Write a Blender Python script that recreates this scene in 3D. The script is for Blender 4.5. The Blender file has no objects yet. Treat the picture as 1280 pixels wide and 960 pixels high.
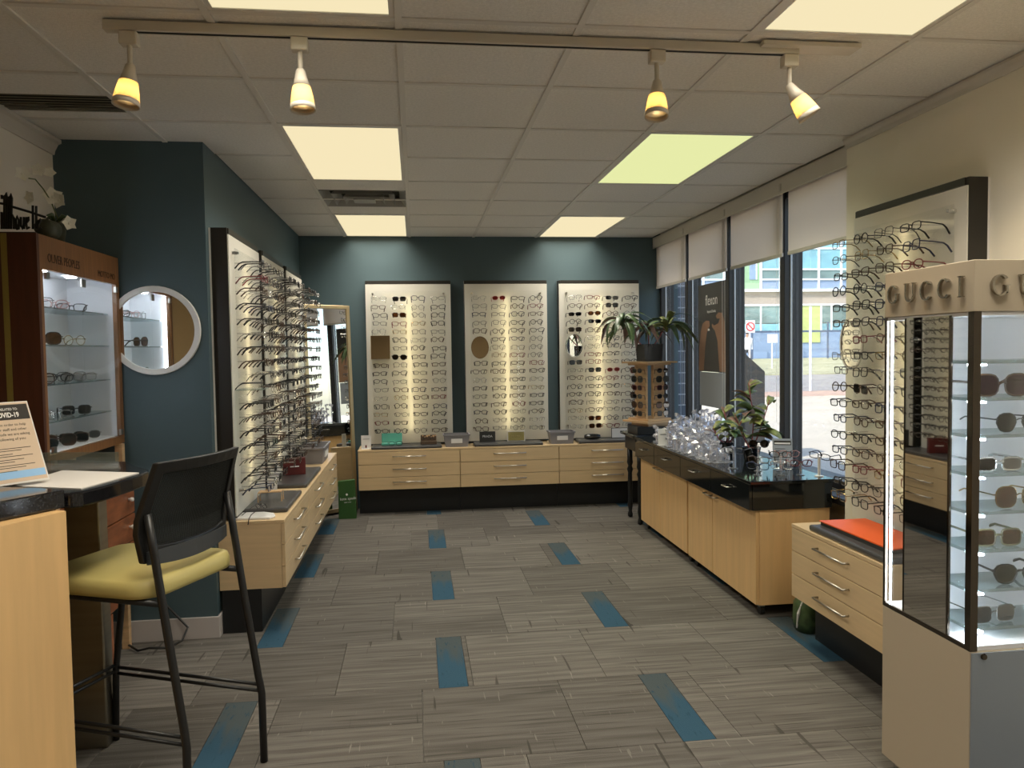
import bpy, math, random
from mathutils import Vector, Matrix
random.seed(7)
PI = math.pi
SC = bpy.context.scene
COL = SC.collection

# ---------------------------------------------------------------- camera
EYE = Vector((0, 0, 1.505))
YAW, PITCH, ROLL, FPX = 0.1244, -0.0448, -0.0143, 958.765
cy, sy, cp, sp = math.cos(YAW), math.sin(YAW), math.cos(PITCH), math.sin(PITCH)
fw = Vector((sy*cp, cy*cp, sp)); rt = Vector((cy, -sy, 0)); up = rt.cross(fw)
r2 = rt*math.cos(ROLL) + up*math.sin(ROLL); u2 = up*math.cos(ROLL) - rt*math.sin(ROLL)
cam_d = bpy.data.cameras.new('camera'); cam = bpy.data.objects.new('camera', cam_d); COL.objects.link(cam)
cam_d.sensor_width = 36; cam_d.sensor_fit = 'HORIZONTAL'; cam_d.lens = FPX/1280*36
cam_d.clip_start = 0.02; cam_d.clip_end = 500
M3 = Matrix((r2, u2, -fw)).transposed().to_4x4(); M3.translation = EYE
cam.matrix_world = M3
SC.camera = cam

# ---------------------------------------------------------------- world, sun, exposure
SC.view_settings.view_transform = 'Standard'; SC.view_settings.look = 'None'
SC.view_settings.exposure = 0.0; SC.view_settings.gamma = 1.0
SC.view_settings.use_curve_mapping = False
W = bpy.data.worlds.new('sky'); SC.world = W; W.use_nodes = True
wn = W.node_tree; bg = wn.nodes['Background']
sky = wn.nodes.new('ShaderNodeTexSky'); sky.sky_type = 'NISHITA'; sky.sun_disc = False
sky.sun_elevation = math.radians(42); sky.sun_rotation = math.radians(225); sky.air_density = 1.0; sky.dust_density = 1.0
wn.links.new(sky.outputs[0], bg.inputs[0]); bg.inputs[1].default_value = 0.42
sun_d = bpy.data.lights.new('sun', 'SUN'); sun_d.energy = 6.0; sun_d.angle = 0.01; sun_d.color = (1, .93, .82)
sun = bpy.data.objects.new('sun', sun_d); COL.objects.link(sun)
sun.rotation_euler = Vector((.62, .45, -.72)).to_track_quat('-Z', 'Y').to_euler()
TROFFER_W = 17.0        # lamp power of one ceiling troffer
TROFFER_GLOW = 1.0      # radiance of its prismatic lens at a glancing angle
TUBE_GLOW = 24         # radiance of the tubes inside the lit display panels
SPOT_W = 2.0

# ---------------------------------------------------------------- materials
MAT = {}
def pmat(name, col, rough=.6, metal=0, spec=.5, emit=None, es=0, alpha=1, noise=None, bump=None, coat=0):
    """noise=(scale xyz, amount): colour variation; bump=(scale, strength)"""
    m = bpy.data.materials.new(name); m.use_nodes = True; MAT[name] = m
    nt = m.node_tree; b = nt.nodes['Principled BSDF']
    b.inputs['Base Color'].default_value = (*col, 1); b.inputs['Roughness'].default_value = rough
    b.inputs['Metallic'].default_value = metal; b.inputs['Specular IOR Level'].default_value = spec
    b.inputs['Coat Weight'].default_value = coat
    if emit: b.inputs['Emission Color'].default_value = (*emit, 1); b.inputs['Emission Strength'].default_value = es
    if noise or bump:
        g = nt.nodes.new('ShaderNodeNewGeometry')
    if noise:
        mp = nt.nodes.new('ShaderNodeMapping'); mp.inputs['Scale'].default_value = noise[0]
        nz = nt.nodes.new('ShaderNodeTexNoise'); nz.inputs['Scale'].default_value = 1; nz.inputs['Detail'].default_value = 4
        nt.links.new(g.outputs['Position'], mp.inputs[0]); nt.links.new(mp.outputs[0], nz.inputs['Vector'])
        mx = nt.nodes.new('ShaderNodeMix'); mx.data_type = 'RGBA'
        a = noise[1]
        mx.inputs[6].default_value = (*[c*(1-a) for c in col], 1); mx.inputs[7].default_value = (*[min(1, c*(1+a)) for c in col], 1)
        mr = nt.nodes.new('ShaderNodeMapRange'); mr.inputs[1].default_value = .3; mr.inputs[2].default_value = .7
        nt.links.new(nz.outputs[0], mr.inputs[0]); nt.links.new(mr.outputs[0], mx.inputs[0]); nt.links.new(mx.outputs[2], b.inputs['Base Color'])
    if bump:
        nz = nt.nodes.new('ShaderNodeTexNoise'); nz.inputs['Scale'].default_value = bump[0]; nz.inputs['Detail'].default_value = 3
        nt.links.new(g.outputs['Position'], nz.inputs['Vector'])
        bp = nt.nodes.new('ShaderNodeBump'); bp.inputs['Strength'].default_value = bump[1]; bp.inputs['Distance'].default_value = .004
        nt.links.new(nz.outputs[0], bp.inputs['Height']); nt.links.new(bp.outputs[0], b.inputs['Normal'])
    return m
def clear_mat(name, tint, gloss=.12, rough=.03, diffuse=0.0, dcol=(1, 1, 1), fres=.6):
    m = bpy.data.materials.new(name); m.use_nodes = True; MAT[name] = m
    nt = m.node_tree; nt.nodes.remove(nt.nodes['Principled BSDF']); out = nt.nodes['Material Output']
    t = nt.nodes.new('ShaderNodeBsdfTransparent'); t.inputs[0].default_value = (*tint, 1)
    gl = nt.nodes.new('ShaderNodeBsdfGlossy'); gl.inputs['Roughness'].default_value = rough
    fr = nt.nodes.new('ShaderNodeLayerWeight'); fr.inputs[0].default_value = .35
    mm = nt.nodes.new('ShaderNodeMath'); mm.operation = 'MULTIPLY_ADD'; mm.inputs[1].default_value = fres; mm.inputs[2].default_value = gloss*.4; mm.use_clamp = True
    nt.links.new(fr.outputs['Fresnel'], mm.inputs[0])
    mix = nt.nodes.new('ShaderNodeMixShader'); nt.links.new(mm.outputs[0], mix.inputs[0]); nt.links.new(t.outputs[0], mix.inputs[1]); nt.links.new(gl.outputs[0], mix.inputs[2])
    last = mix
    if diffuse:
        d = nt.nodes.new('ShaderNodeBsdfDiffuse'); d.inputs[0].default_value = (*dcol, 1)
        m2 = nt.nodes.new('ShaderNodeMixShader'); m2.inputs[0].default_value = diffuse
        nt.links.new(mix.outputs[0], m2.inputs[1]); nt.links.new(d.outputs[0], m2.inputs[2]); last = m2
    nt.links.new(last.outputs[0], out.inputs[0])
    return m
def translucent_mat(name, dcol, tcol, fac):
    m = bpy.data.materials.new(name); m.use_nodes = True; MAT[name] = m
    nt = m.node_tree; nt.nodes.remove(nt.nodes['Principled BSDF']); out = nt.nodes['Material Output']
    d = nt.nodes.new('ShaderNodeBsdfDiffuse'); d.inputs[0].default_value = (*dcol, 1)
    t = nt.nodes.new('ShaderNodeBsdfTranslucent'); t.inputs[0].default_value = (*tcol, 1)
    mix = nt.nodes.new('ShaderNodeMixShader'); mix.inputs[0].default_value = fac
    nt.links.new(d.outputs[0], mix.inputs[1]); nt.links.new(t.outputs[0], mix.inputs[2]); nt.links.new(mix.outputs[0], out.inputs[0])
    return m
def emit_mat(name, col, s):
    m = bpy.data.materials.new(name); m.use_nodes = True; MAT[name] = m
    nt = m.node_tree; nt.nodes.remove(nt.nodes['Principled BSDF'])
    e = nt.nodes.new('ShaderNodeEmission'); e.inputs[0].default_value = (*col, 1); e.inputs[1].default_value = s
    nt.links.new(e.outputs[0], nt.nodes['Material Output'].inputs[0])
    return m
def S(r, g, b):   # 0-255 display colour to linear
    f = lambda c: (c/255/12.92) if c/255 <= .04045 else ((c/255+.055)/1.055)**2.4
    return (f(r), f(g), f(b))
pmat('teal_paint', (.064, .104, .118), .55, bump=(240, .12))
pmat('white_paint', (.80, .74, .65), .6, bump=(220, .1))
pmat('right_paint', (.80, .75, .63), .6, bump=(220, .1))
pmat('ceiling_board', (.84, .81, .76), .9, noise=((90, 90, 90), .07), bump=(300, .9))
pmat('grid_metal', (.72, .69, .64), .5)
pmat('slab', (.3, .29, .27), .9)
pmat('trim_white', (.60, .56, .50), .5)
pmat('base_trim', (.50, .46, .44), .55)
pmat('maple', S(212, 184, 142), .42, noise=((3, 3, 60), .05), coat=.15)
pmat('maple_vertical', S(226, 186, 130), .40, noise=((26, 26, 1.8), .07), coat=.15)
pmat('black_laminate', (.012, .013, .014), .35)
pmat('black_gloss', (.010, .012, .013), .07, spec=.6)
pmat('granite', (.012, .012, .014), .10, spec=.6, noise=((160, 160, 160), .9))
pmat('dark_frame', (.020, .017, .013), .4)
pmat('steel', (.55, .52, .47), .28, metal=1)
pmat('chrome', (.75, .74, .72), .12, metal=1)
pmat('post_steel', (.36, .33, .26), .33, metal=1, noise=((1, 1, 40), .08))
pmat('mirror', (.86, .87, .86), .015, metal=1)
pmat('white_plastic', (.75, .73, .70), .4)
pmat('cream_plastic', (.66, .60, .50), .4)
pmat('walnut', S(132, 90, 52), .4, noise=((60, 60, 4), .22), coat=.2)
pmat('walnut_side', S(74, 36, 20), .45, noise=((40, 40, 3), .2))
pmat('red_wood', S(138, 82, 50), .38, noise=((5, 9, 26), .35), coat=.2)
pmat('olive_strip', S(128, 112, 52), .5)
pmat('gold_trim', S(198, 178, 140), .3, metal=.8)
pmat('case_white', (.80, .80, .82), .5)
pmat('grey_tray', (.105, .10, .10), .55)
pmat('mat_dark', (.06, .058, .058), .32)
pmat('bin_grey', S(132, 130, 134), .5)
pmat('paper', (.72, .70, .68), .7)
pmat('paper_tan', S(214, 192, 168), .7)
pmat('ink', (.03, .026, .022), .7)
pmat('sky_blue', S(150, 196, 240), .6)
pmat('white_ink', (.85, .85, .83), .6)
pmat('stool_black', (.012, .012, .012), .4)
pmat('mesh_black', (.020, .022, .020), .6)
pmat('back_rail', (.050, .055, .060), .45)
pmat('seat_yellow', S(186, 172, 108), .45, bump=(400, .1))
pmat('leaf_green', (.085, .14, .045), .4, noise=((30, 30, 30), .35))
pmat('leaf_dark', (.055, .095, .035), .4, noise=((30, 30, 30), .4))
pmat('leaf_olive', (.22, .24, .07), .42, noise=((30, 30, 30), .3))
pmat('leaf_purple', (.19, .11, .085), .4, noise=((30, 30, 30), .3))
pmat('stem_red', (.30, .07, .07), .5)
pmat('stem_green', (.10, .13, .04), .5)
pmat('petal', (.82, .80, .70), .5)
pmat('pot_black', (.010, .010, .010), .25)
pmat('pot_olive', (.055, .06, .035), .5)
pmat('soil', (.03, .022, .016), .95)
pmat('spinner_wood', S(204, 168, 126), .45, noise=((8, 8, 50), .15))
pmat('orange', S(232, 94, 30), .45)
pmat('teal_case', S(94, 176, 156), .6)
pmat('burgundy', S(92, 30, 28), .5)
pmat('bag_green', S(46, 86, 36), .55)
pmat('gold_card', S(150, 138, 84), .4)
pmat('brown_box', S(84, 66, 50), .5)
pmat('letter_metal', (.42, .39, .34), .25, metal=1)
pmat('letter_black', (.006, .006, .006), .4)
pmat('engrave', S(58, 34, 18), .6)
pmat('gucci_stone', S(186, 172, 150), .55, bump=(300, .06))
pmat('gucci_cool_light', S(150, 160, 172), .35, metal=.3)  # cool light on the pedestal front, put into the colour
pmat('bronze_frame', (.10, .085, .07), .12, metal=1)
pmat('smoke_mirror', (.56, .54, .50), .02, metal=1)
pmat('poster_black', (.030, .030, .029), .35)
pmat('poster_skin', S(146, 112, 88), .6)
pmat('poster_grey', S(150, 156, 164), .5)
pmat('window_metal', (.014, .013, .014), .4)
pmat('window_metal_highlight', (.45, .47, .50), .35, metal=.4)
pmat('grille_dark', (.22, .21, .16), .6)
pmat('tan_paint', (.30, .20, .09), .6)
pmat('diffuser_metal', (.34, .33, .30), .5)
pmat('duct_black', (.008, .008, .007), .8)
pmat('asphalt', S(160, 156, 150), .9, noise=((1.5, 1.5, 1.5), .08))
pmat('sidewalk', S(200, 190, 170), .9, noise=((.8, .8, .8), .08))
pmat('brick_strip', S(190, 160, 140), .9, noise=((4, 4, 4), .12))
pmat('lawn', S(178, 176, 142), .95, noise=((1.2, 1.2, 1.2), .22))
pmat('ext_concrete', S(168, 158, 146), .9, noise=((.6, .6, .6), .06))
pmat('ext_lime', S(186, 196, 128), .7)
pmat('ext_green', S(150, 186, 150), .7)
pmat('ext_white', S(226, 232, 236), .6)
pmat('ext_teal_glass', S(128, 180, 196), .12, spec=.8, noise=((.35, .35, .6), .3))
pmat('ext_tree_reflection_glass', S(120, 146, 146), .12, spec=.8, noise=((.5, .5, .7), .4))  # mottling paints reflected trees into the panes
pmat('ext_blue', S(138, 160, 190), .5, noise=((.1, .1, 3), .1))
pmat('fence_dark', S(86, 100, 124), .6)
pmat('ext_tile', S(72, 82, 96), .4, noise=((8, 8, 8), .15))
pmat('ext_grout', S(205, 210, 218), .8)
pmat('sign_red', S(210, 60, 50), .6)
pmat('sign_white', S(225, 225, 228), .6)
pmat('skin', S(196, 150, 120), .6)
pmat('shirt_white', (.75, .75, .75), .8)
pmat('trouser_grey', (.06, .065, .08), .8)
pmat('hair_dark', (.02, .015, .012), .7)
pmat('foliage', S(96, 120, 60), .9, noise=((2, 2, 2), .35))
pmat('bark', S(90, 76, 60), .9)
clear_mat('glass', (.985, .988, .985), .04, fres=.12)
clear_mat('window_glass', (.98, .985, .99), .03, fres=.2)
clear_mat('shelf_glass', (.80, .90, .90), .5, diffuse=.06, dcol=(.6, .75, .75))
clear_mat('acrylic', (.96, .96, .96), .3, diffuse=.07)
clear_mat('crystal', (.90, .90, .95), .8, rough=.10, diffuse=.22, dcol=(.90, .90, .98), fres=.5)
clear_mat('lens_clear', (.985, .988, .985), .05, fres=.10)
clear_mat('lens_dark', (.10, .09, .085), .10, fres=.18)
clear_mat('lens_brown', (.32, .17, .08), .10, fres=.18)
clear_mat('lens_green', (.16, .20, .17), .10, fres=.18)
clear_mat('lens_purple', (.22, .10, .16), .10, fres=.18)
clear_mat('lens_red', (.50, .16, .16), .10, fres=.18)
clear_mat('lens_grey', (.30, .32, .34), .10, fres=.18)
for n, c, r, mt in [('black', (.008, .008, .008), .3, 0), ('brown', (.055, .028, .014), .3, 0), ('gunmetal', (.10, .10, .10), .3, .8), ('gold', (.45, .32, .14), .25, 1),
                    ('silver', (.42, .42, .42), .25, 1), ('red', (.16, .02, .025), .3, 0), ('navy', (.012, .018, .05), .3, 0), ('olive', (.14, .13, .07), .3, 0), ('pink', (.45, .22, .2), .35, 0)]:
    pmat('rim_'+n, c, r, metal=mt)
clear_mat('rim_clear', (.75, .75, .74), .6, diffuse=.2, dcol=(.8, .78, .72))
translucent_mat('panel_acrylic', (.80, .78, .72), (.88, .85, .76), .36)
translucent_mat('blind_fabric', (.88, .81, .74), (.92, .85, .78), .48)
emit_mat('tube_light', (1.0, .89, .62), TUBE_GLOW)
emit_mat('led_white', (.80, .89, 1.0), 42)
emit_mat('lens_warm', (.93, .80, .50), TROFFER_GLOW)
emit_mat('lens_green_tint', (.80, .84, .40), TROFFER_GLOW)
emit_mat('bulb', (1.0, .80, .48), 24)
translucent_mat('spot_glass', (.75, .65, .5), (.9, .72, .45), .6)

# carpet: streaks across the room, thin lines, each tile with a shade of its own
def carpet(name, dark, light, blue=None):
    m = bpy.data.materials.new(name); m.use_nodes = True; MAT[name] = m
    nt = m.node_tree; b = nt.nodes['Principled BSDF']; b.inputs['Roughness'].default_value = .95; b.inputs['Specular IOR Level'].default_value = .1
    g = nt.nodes.new('ShaderNodeNewGeometry'); oi = nt.nodes.new('ShaderNodeObjectInfo')
    off = nt.nodes.new('ShaderNodeVectorMath'); off.operation = 'MULTIPLY_ADD'; off.inputs[1].default_value = (1, 1, 1)
    cmb = nt.nodes.new('ShaderNodeCombineXYZ'); ml = nt.nodes.new('ShaderNodeMath'); ml.operation = 'MULTIPLY'; ml.inputs[1].default_value = 40
    nt.links.new(oi.outputs['Random'], ml.inputs[0]); nt.links.new(ml.outputs[0], cmb.inputs[0])
    nt.links.new(g.outputs['Position'], off.inputs[0]); nt.links.new(cmb.outputs[0], off.inputs[2])
    def nz(scale, lo, hi):
        mp = nt.nodes.new('ShaderNodeMapping'); mp.inputs['Scale'].default_value = scale
        n = nt.nodes.new('ShaderNodeTexNoise'); n.inputs['Scale'].default_value = 1; n.inputs['Detail'].default_value = 2
        nt.links.new(off.outputs[0], mp.inputs[0]); nt.links.new(mp.outputs[0], n.inputs['Vector'])
        r = nt.nodes.new('ShaderNodeMapRange'); r.inputs[1].default_value = lo; r.inputs[2].default_value = hi
        nt.links.new(n.outputs[0], r.inputs[0]); return r.outputs[0]
    def mix(fac, a, c2, blend='MIX'):
        mx = nt.nodes.new('ShaderNodeMix'); mx.data_type = 'RGBA'; mx.blend_type = blend
        for s, v in ((0, fac), (6, a), (7, c2)):
            if hasattr(v, 'is_linked'): nt.links.new(v, mx.inputs[s])
            elif s == 0: mx.inputs[0].default_value = v
            else: mx.inputs[s].default_value = (*v, 1)
        return mx.outputs[2]
    if blue:
        tc = nt.nodes.new('ShaderNodeTexCoord'); sx = nt.nodes.new('ShaderNodeSeparateXYZ'); nt.links.new(tc.outputs['Generated'], sx.inputs[0])
        ad = nt.nodes.new('ShaderNodeMath'); ad.operation = 'ADD'
        nt.links.new(sx.outputs[1], ad.inputs[0])
        w = nz((18, 2.2, 1), .25, .75); w2 = nt.nodes.new('ShaderNodeMath'); w2.operation = 'MULTIPLY_ADD'; w2.inputs[1].default_value = .5; w2.inputs[2].default_value = -.25
        nt.links.new(w, w2.inputs[0]); nt.links.new(w2.outputs[0], ad.inputs[1])
        r = nt.nodes.new('ShaderNodeMapRange'); r.inputs[1].default_value = .42; r.inputs[2].default_value = .68; nt.links.new(ad.outputs[0], r.inputs[0])
        c = mix(r.outputs[0], blue, (.066, .082, .088))
        c = mix(nz((70, 14, 1), .62, .7), c, tuple(x*.75 for x in blue))
    else:
        c = mix(nz((1.6, 34, 1), .36, .64), dark, light)
        c = mix(nz((2.5, 70, 1), .58, .70), c, tuple(x*.75 for x in dark))
        c = mix(nz((26, 1.6, 1), .68, .71), c, tuple(x*.66 for x in dark))
        c = mix(nz((60, 6, 1), .69, .73), c, tuple(min(1, x*1.25) for x in light))
        sh = nt.nodes.new('ShaderNodeMapRange'); sh.inputs[3].default_value = .80; sh.inputs[4].default_value = 1.16
        nt.links.new(oi.outputs['Random'], sh.inputs[0])
        hs = nt.nodes.new('ShaderNodeHueSaturation'); nt.links.new(sh.outputs[0], hs.inputs['Value']); nt.links.new(c, hs.inputs['Color']); c = hs.outputs[0]
    n2 = nt.nodes.new('ShaderNodeTexNoise'); n2.inputs['Scale'].default_value = 260; nt.links.new(g.outputs['Position'], n2.inputs['Vector'])
    c = mix(n2.outputs[0], c, (.5, .5, .5), 'OVERLAY')
    bp = nt.nodes.new('ShaderNodeBump'); bp.inputs['Strength'].default_value = .5; bp.inputs['Distance'].default_value = .004
    nt.links.new(n2.outputs[0], bp.inputs['Height']); nt.links.new(bp.outputs[0], b.inputs['Normal'])
    nt.links.new(c, b.inputs['Base Color'])
carpet('carpet_grey', (.105, .096, .085), (.158, .145, .130))
carpet('carpet_blue', None, None, (.034, .080, .122))

# ---------------------------------------------------------------- mesh building
OFF = {}
class MB:
    def __init__(s): s.v = []; s.f = []; s.m = []; s.mi = 0
    def add(s, vs, fs):
        o = len(s.v); s.v += [tuple(p) for p in vs]; s.f += [tuple(i+o for i in f) for f in fs]; s.m += [s.mi]*len(fs); return s
    def box(s, x0, x1, y0, y1, z0, z1):
        return s.add([(x0,y0,z0),(x1,y0,z0),(x1,y1,z0),(x0,y1,z0),(x0,y0,z1),(x1,y0,z1),(x1,y1,z1),(x0,y1,z1)],
                     [(0,3,2,1),(4,5,6,7),(0,1,5,4),(1,2,6,5),(2,3,7,6),(3,0,4,7)])
    def obox(s, c, ax, ay, az):  # centre and three half vectors
        c, ax, ay, az = map(Vector, (c, ax, ay, az))
        return s.add([c-ax-ay-az, c+ax-ay-az, c+ax+ay-az, c-ax+ay-az, c-ax-ay+az, c+ax-ay+az, c+ax+ay+az, c-ax+ay+az],
                     [(0,3,2,1),(4,5,6,7),(0,1,5,4),(1,2,6,5),(2,3,7,6),(3,0,4,7)])
    def tube(s, pts, r, n=8, closed=False, flat=None):
        pts = [Vector(p) for p in pts]; N = len(pts); rings = []
        rr = r if isinstance(r, (list, tuple)) else [r]*N
        ref = None
        for i, p in enumerate(pts):
            a = pts[(i-1) % N] if (closed or i > 0) else p
            b = pts[(i+1) % N] if (closed or i < N-1) else p
            t = (b-a).normalized()
            if ref is None: ref = Vector((0, 0, 1)) if abs(t.z) < .9 else Vector((1, 0, 0))
            if flat is not None: ref = Vector(flat)
            x = t.cross(ref)
            if x.length < 1e-6: x = t.orthogonal()
            x.normalize(); y = x.cross(t).normalized(); ref = y
            rings.append([p + x*rr[i]*math.cos(2*PI*(k+.5)/n) + y*rr[i]*math.sin(2*PI*(k+.5)/n) for k in range(n)])
        vs = [q for ring in rings for q in ring]; fs = []
        for i in range(N if closed else N-1):
            j = (i+1) % N
            for k in range(n): fs.append((i*n+k, i*n+(k+1) % n, j*n+(k+1) % n, j*n+k))
        if not closed: fs.append(tuple(range(n-1, -1, -1))); fs.append(tuple((N-1)*n+k for k in range(n)))
        return s.add(vs, fs)
    def lathe(s, prof, n=20, c=(0, 0, 0)):  # (r,z) from bottom to top
        vs = []; fs = []
        for r, z in prof:
            for k in range(n): a = 2*PI*k/n; vs.append((c[0]+r*math.cos(a), c[1]+r*math.sin(a), c[2]+z))
        for i in range(len(prof)-1):
            for k in range(n): fs.append((i*n+k, i*n+(k+1) % n, (i+1)*n+(k+1) % n, (i+1)*n+k))
        fs.append(tuple(range(n-1, -1, -1))); fs.append(tuple((len(prof)-1)*n+k for k in range(n)))
        return s.add(vs, fs)
    def extr(s, poly, vec):  # 3d polygon, extruded along vec
        n = len(poly); P = [Vector(p) for p in poly]; v = Vector(vec)
        return s.add(P + [p+v for p in P], [tuple(range(n-1, -1, -1)), tuple(range(n, 2*n))] + [(i, (i+1) % n, n+(i+1) % n, n+i) for i in range(n)])
    def prism(s, poly, z0, z1): return s.extr([(x, y, z0) for x, y in poly], (0, 0, z1-z0))
    def ring(s, outer, inner, vec):  # closed ring plate between two equal loops
        n = len(outer); v = Vector(vec); O = [Vector(p) for p in outer]; I = [Vector(p) for p in inner]
        vs = O + I + [p+v for p in O] + [p+v for p in I]; fs = []
        for i in range(n):
            j = (i+1) % n
            fs += [(i, n+i, n+j, j), (2*n+i, 2*n+j, 3*n+j, 3*n+i), (i, j, 2*n+j, 2*n+i), (n+i, 3*n+i, 3*n+j, n+j)]
        return s.add(vs, fs)
    def mesh(s, name, mats, smooth=False):
        me = bpy.data.meshes.new(name); me.from_pydata(s.v, [], s.f)
        for m in (mats if isinstance(mats, (list, tuple)) else [mats]): me.materials.append(MAT[m])
        if any(s.m): me.polygons.foreach_set('material_index', s.m)
        if smooth: me.polygons.foreach_set('use_smooth', [True]*len(me.polygons))
        me.update(); return me
    def build(s, name, mats, parent=None, smooth=False, bevel=0, local=False):
        off = Vector((0, 0, 0))
        if parent is not None: off = OFF.get(parent.name, Vector((0, 0, 0)))
        else:
            xs = [p[0] for p in s.v]; ys = [p[1] for p in s.v]; zs = [p[2] for p in s.v]
            off = Vector(((min(xs)+max(xs))/2, (min(ys)+max(ys))/2, min(zs)))
        if local: off = Vector((0, 0, 0))
        if off.length: s.v = [(p[0]-off.x, p[1]-off.y, p[2]-off.z) for p in s.v]
        o = bpy.data.objects.new(name, s.mesh(name, mats, smooth)); COL.objects.link(o)
        if parent is not None: o.parent = parent; OFF[o.name] = off
        else: o.location = off; OFF[o.name] = off
        if smooth == 'auto': pass
        if bevel:
            b = o.modifiers.new('bevel', 'BEVEL'); b.width = bevel; b.segments = 2; b.limit_method = 'ANGLE'; b.angle_limit = .7
        return o
def inst(name, me, parent=None, loc=(0, 0, 0), rot=(0, 0, 0)):
    o = bpy.data.objects.new(name, me); COL.objects.link(o); o.location = loc; o.rotation_euler = rot
    if parent is not None:
        o.parent = parent; p = OFF.get(parent.name, Vector((0, 0, 0))); o.location = Vector(loc) - p
    return o
def tag(o, label, cat, group=None, kind=None):
    o['label'] = label; o['category'] = cat
    if group: o['group'] = group
    if kind: o['kind'] = kind
    return o
def thing(name, label, cat, loc, group=None, rz=0):
    o = bpy.data.objects.new(name, None); COL.objects.link(o); o.location = loc; o.rotation_euler = (0, 0, rz); o.empty_display_size = .1
    OFF[o.name] = Vector(loc) if not rz else Vector((0, 0, 0))
    return tag(o, label, cat, group)
def struct(o): o['kind'] = 'structure'; return o
def sempty(name, loc): 
    o = bpy.data.objects.new(name, None); COL.objects.link(o); o.location = loc; OFF[o.name] = Vector(loc); return struct(o)
def text(name, body, size, mat, parent, org, xd, ud, ext=.0008, align='LEFT', xs=1.0, bold=0):
    cu = bpy.data.curves.new(name, 'FONT'); cu.body = body; cu.size = size; cu.extrude = ext; cu.align_x = align; cu.offset = bold; cu.resolution_u = 3
    t = bpy.data.objects.new(name, cu); COL.objects.link(t)
    dg = bpy.context.evaluated_depsgraph_get(); me = bpy.data.meshes.new_from_object(t.evaluated_get(dg))
    bpy.data.objects.remove(t); bpy.data.curves.remove(cu)
    x = Vector(xd).normalized(); u = Vector(ud).normalized(); n = x.cross(u)
    me.transform(Matrix((x*xs, u, n)).transposed().to_4x4())
    off = OFF.get(parent.name, Vector((0, 0, 0))); me.transform(Matrix.Translation(Vector(org)-off))
    me.materials.clear(); me.materials.append(MAT[mat])
    o = bpy.data.objects.new(name, me); COL.objects.link(o); o.parent = parent; OFF[o.name] = off
    return o
ORD = ['top', 'second', 'third', 'fourth', 'fifth', 'sixth', 'seventh', 'eighth', 'ninth', 'tenth', 'eleventh', 'twelfth', 'thirteenth', 'fourteenth', 'fifteenth', 'sixteenth', 'bottom']
COLN = ['first', 'second', 'third', 'fourth']

# ================================================================ THE SETTING
CZ = 2.595; XL = -1.80; XJ = -1.07; YJ = 4.18; YB = 7.45; XR = 2.30; YP = 3.88; YF = -2.2
floor = struct(MB().box(-2.0, 2.62, YF-.2, YB+.2, -.25, -.012).build('floor', 'slab'))
# carpet tiles 0.61 deep, blue accent strips set into every second row
T = .61; R0 = 2.765
shapes = {}
def carpet_piece(x0, x1, y0, y1, mat):
    g = .0012; w, d = round(x1-x0, 4), round(y1-y0, 4)
    if w < .02: return
    k = (w, d, mat)
    if k not in shapes: shapes[k] = MB().box(-w/2+g, w/2-g, -d/2+g, d/2-g, -.012, 0).mesh('carpet_tile', mat)
    inst('accent_strip' if mat == 'carpet_blue' else 'carpet_tile', shapes[k], floor, ((x0+x1)/2, (y0+y1)/2, 0))
for j in range(-9, 8):
    y0 = R0 + j*T; y1 = min(y0+T, YB)
    if y1 <= y0 or y0 < YF: continue
    xa, xb = XL, 2.42
    if y0 >= YJ-.05: xa = XJ
    cuts = []
    k = -3
    par = j % 2
    xs = [.14 + .9125*i for i in range(-2, 3) if (i % 2) != par]   # even rows: -0.78, 1.05; odd rows: 0.14 ...
    strips = [(c-.066, c+.066) for c in xs if c-.066 > xa and c+.066 < xb]
    offx = (j*.23) % .61
    edges = [xa]; e = -2.44+offx
    while e < xb:
        if e > xa+.06: edges.append(e)
        e += .61
    edges.append(xb)
    half = (j % 3 == 1)
    for a, b in zip(edges[:-1], edges[1:]):
        segs = [(a, b)]
        for s0, s1 in strips:
            ns = []
            for p, q in segs:
                if s1 <= p or s0 >= q: ns.append((p, q))
                else:
                    if s0 > p: ns.append((p, s0))
                    if s1 < q: ns.append((s1, q))
            segs = ns
        for p, q in segs:
            ym = (y0+y1)/2
            if random.random() < .5: carpet_piece(p, q, y0, ym, 'carpet_grey'); carpet_piece(p, q, ym, y1, 'carpet_grey')
            else: carpet_piece(p, q, y0, y1, 'carpet_grey')
    for s0, s1 in strips: carpet_piece(s0, s1, y0, y1, 'carpet_blue')

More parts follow.
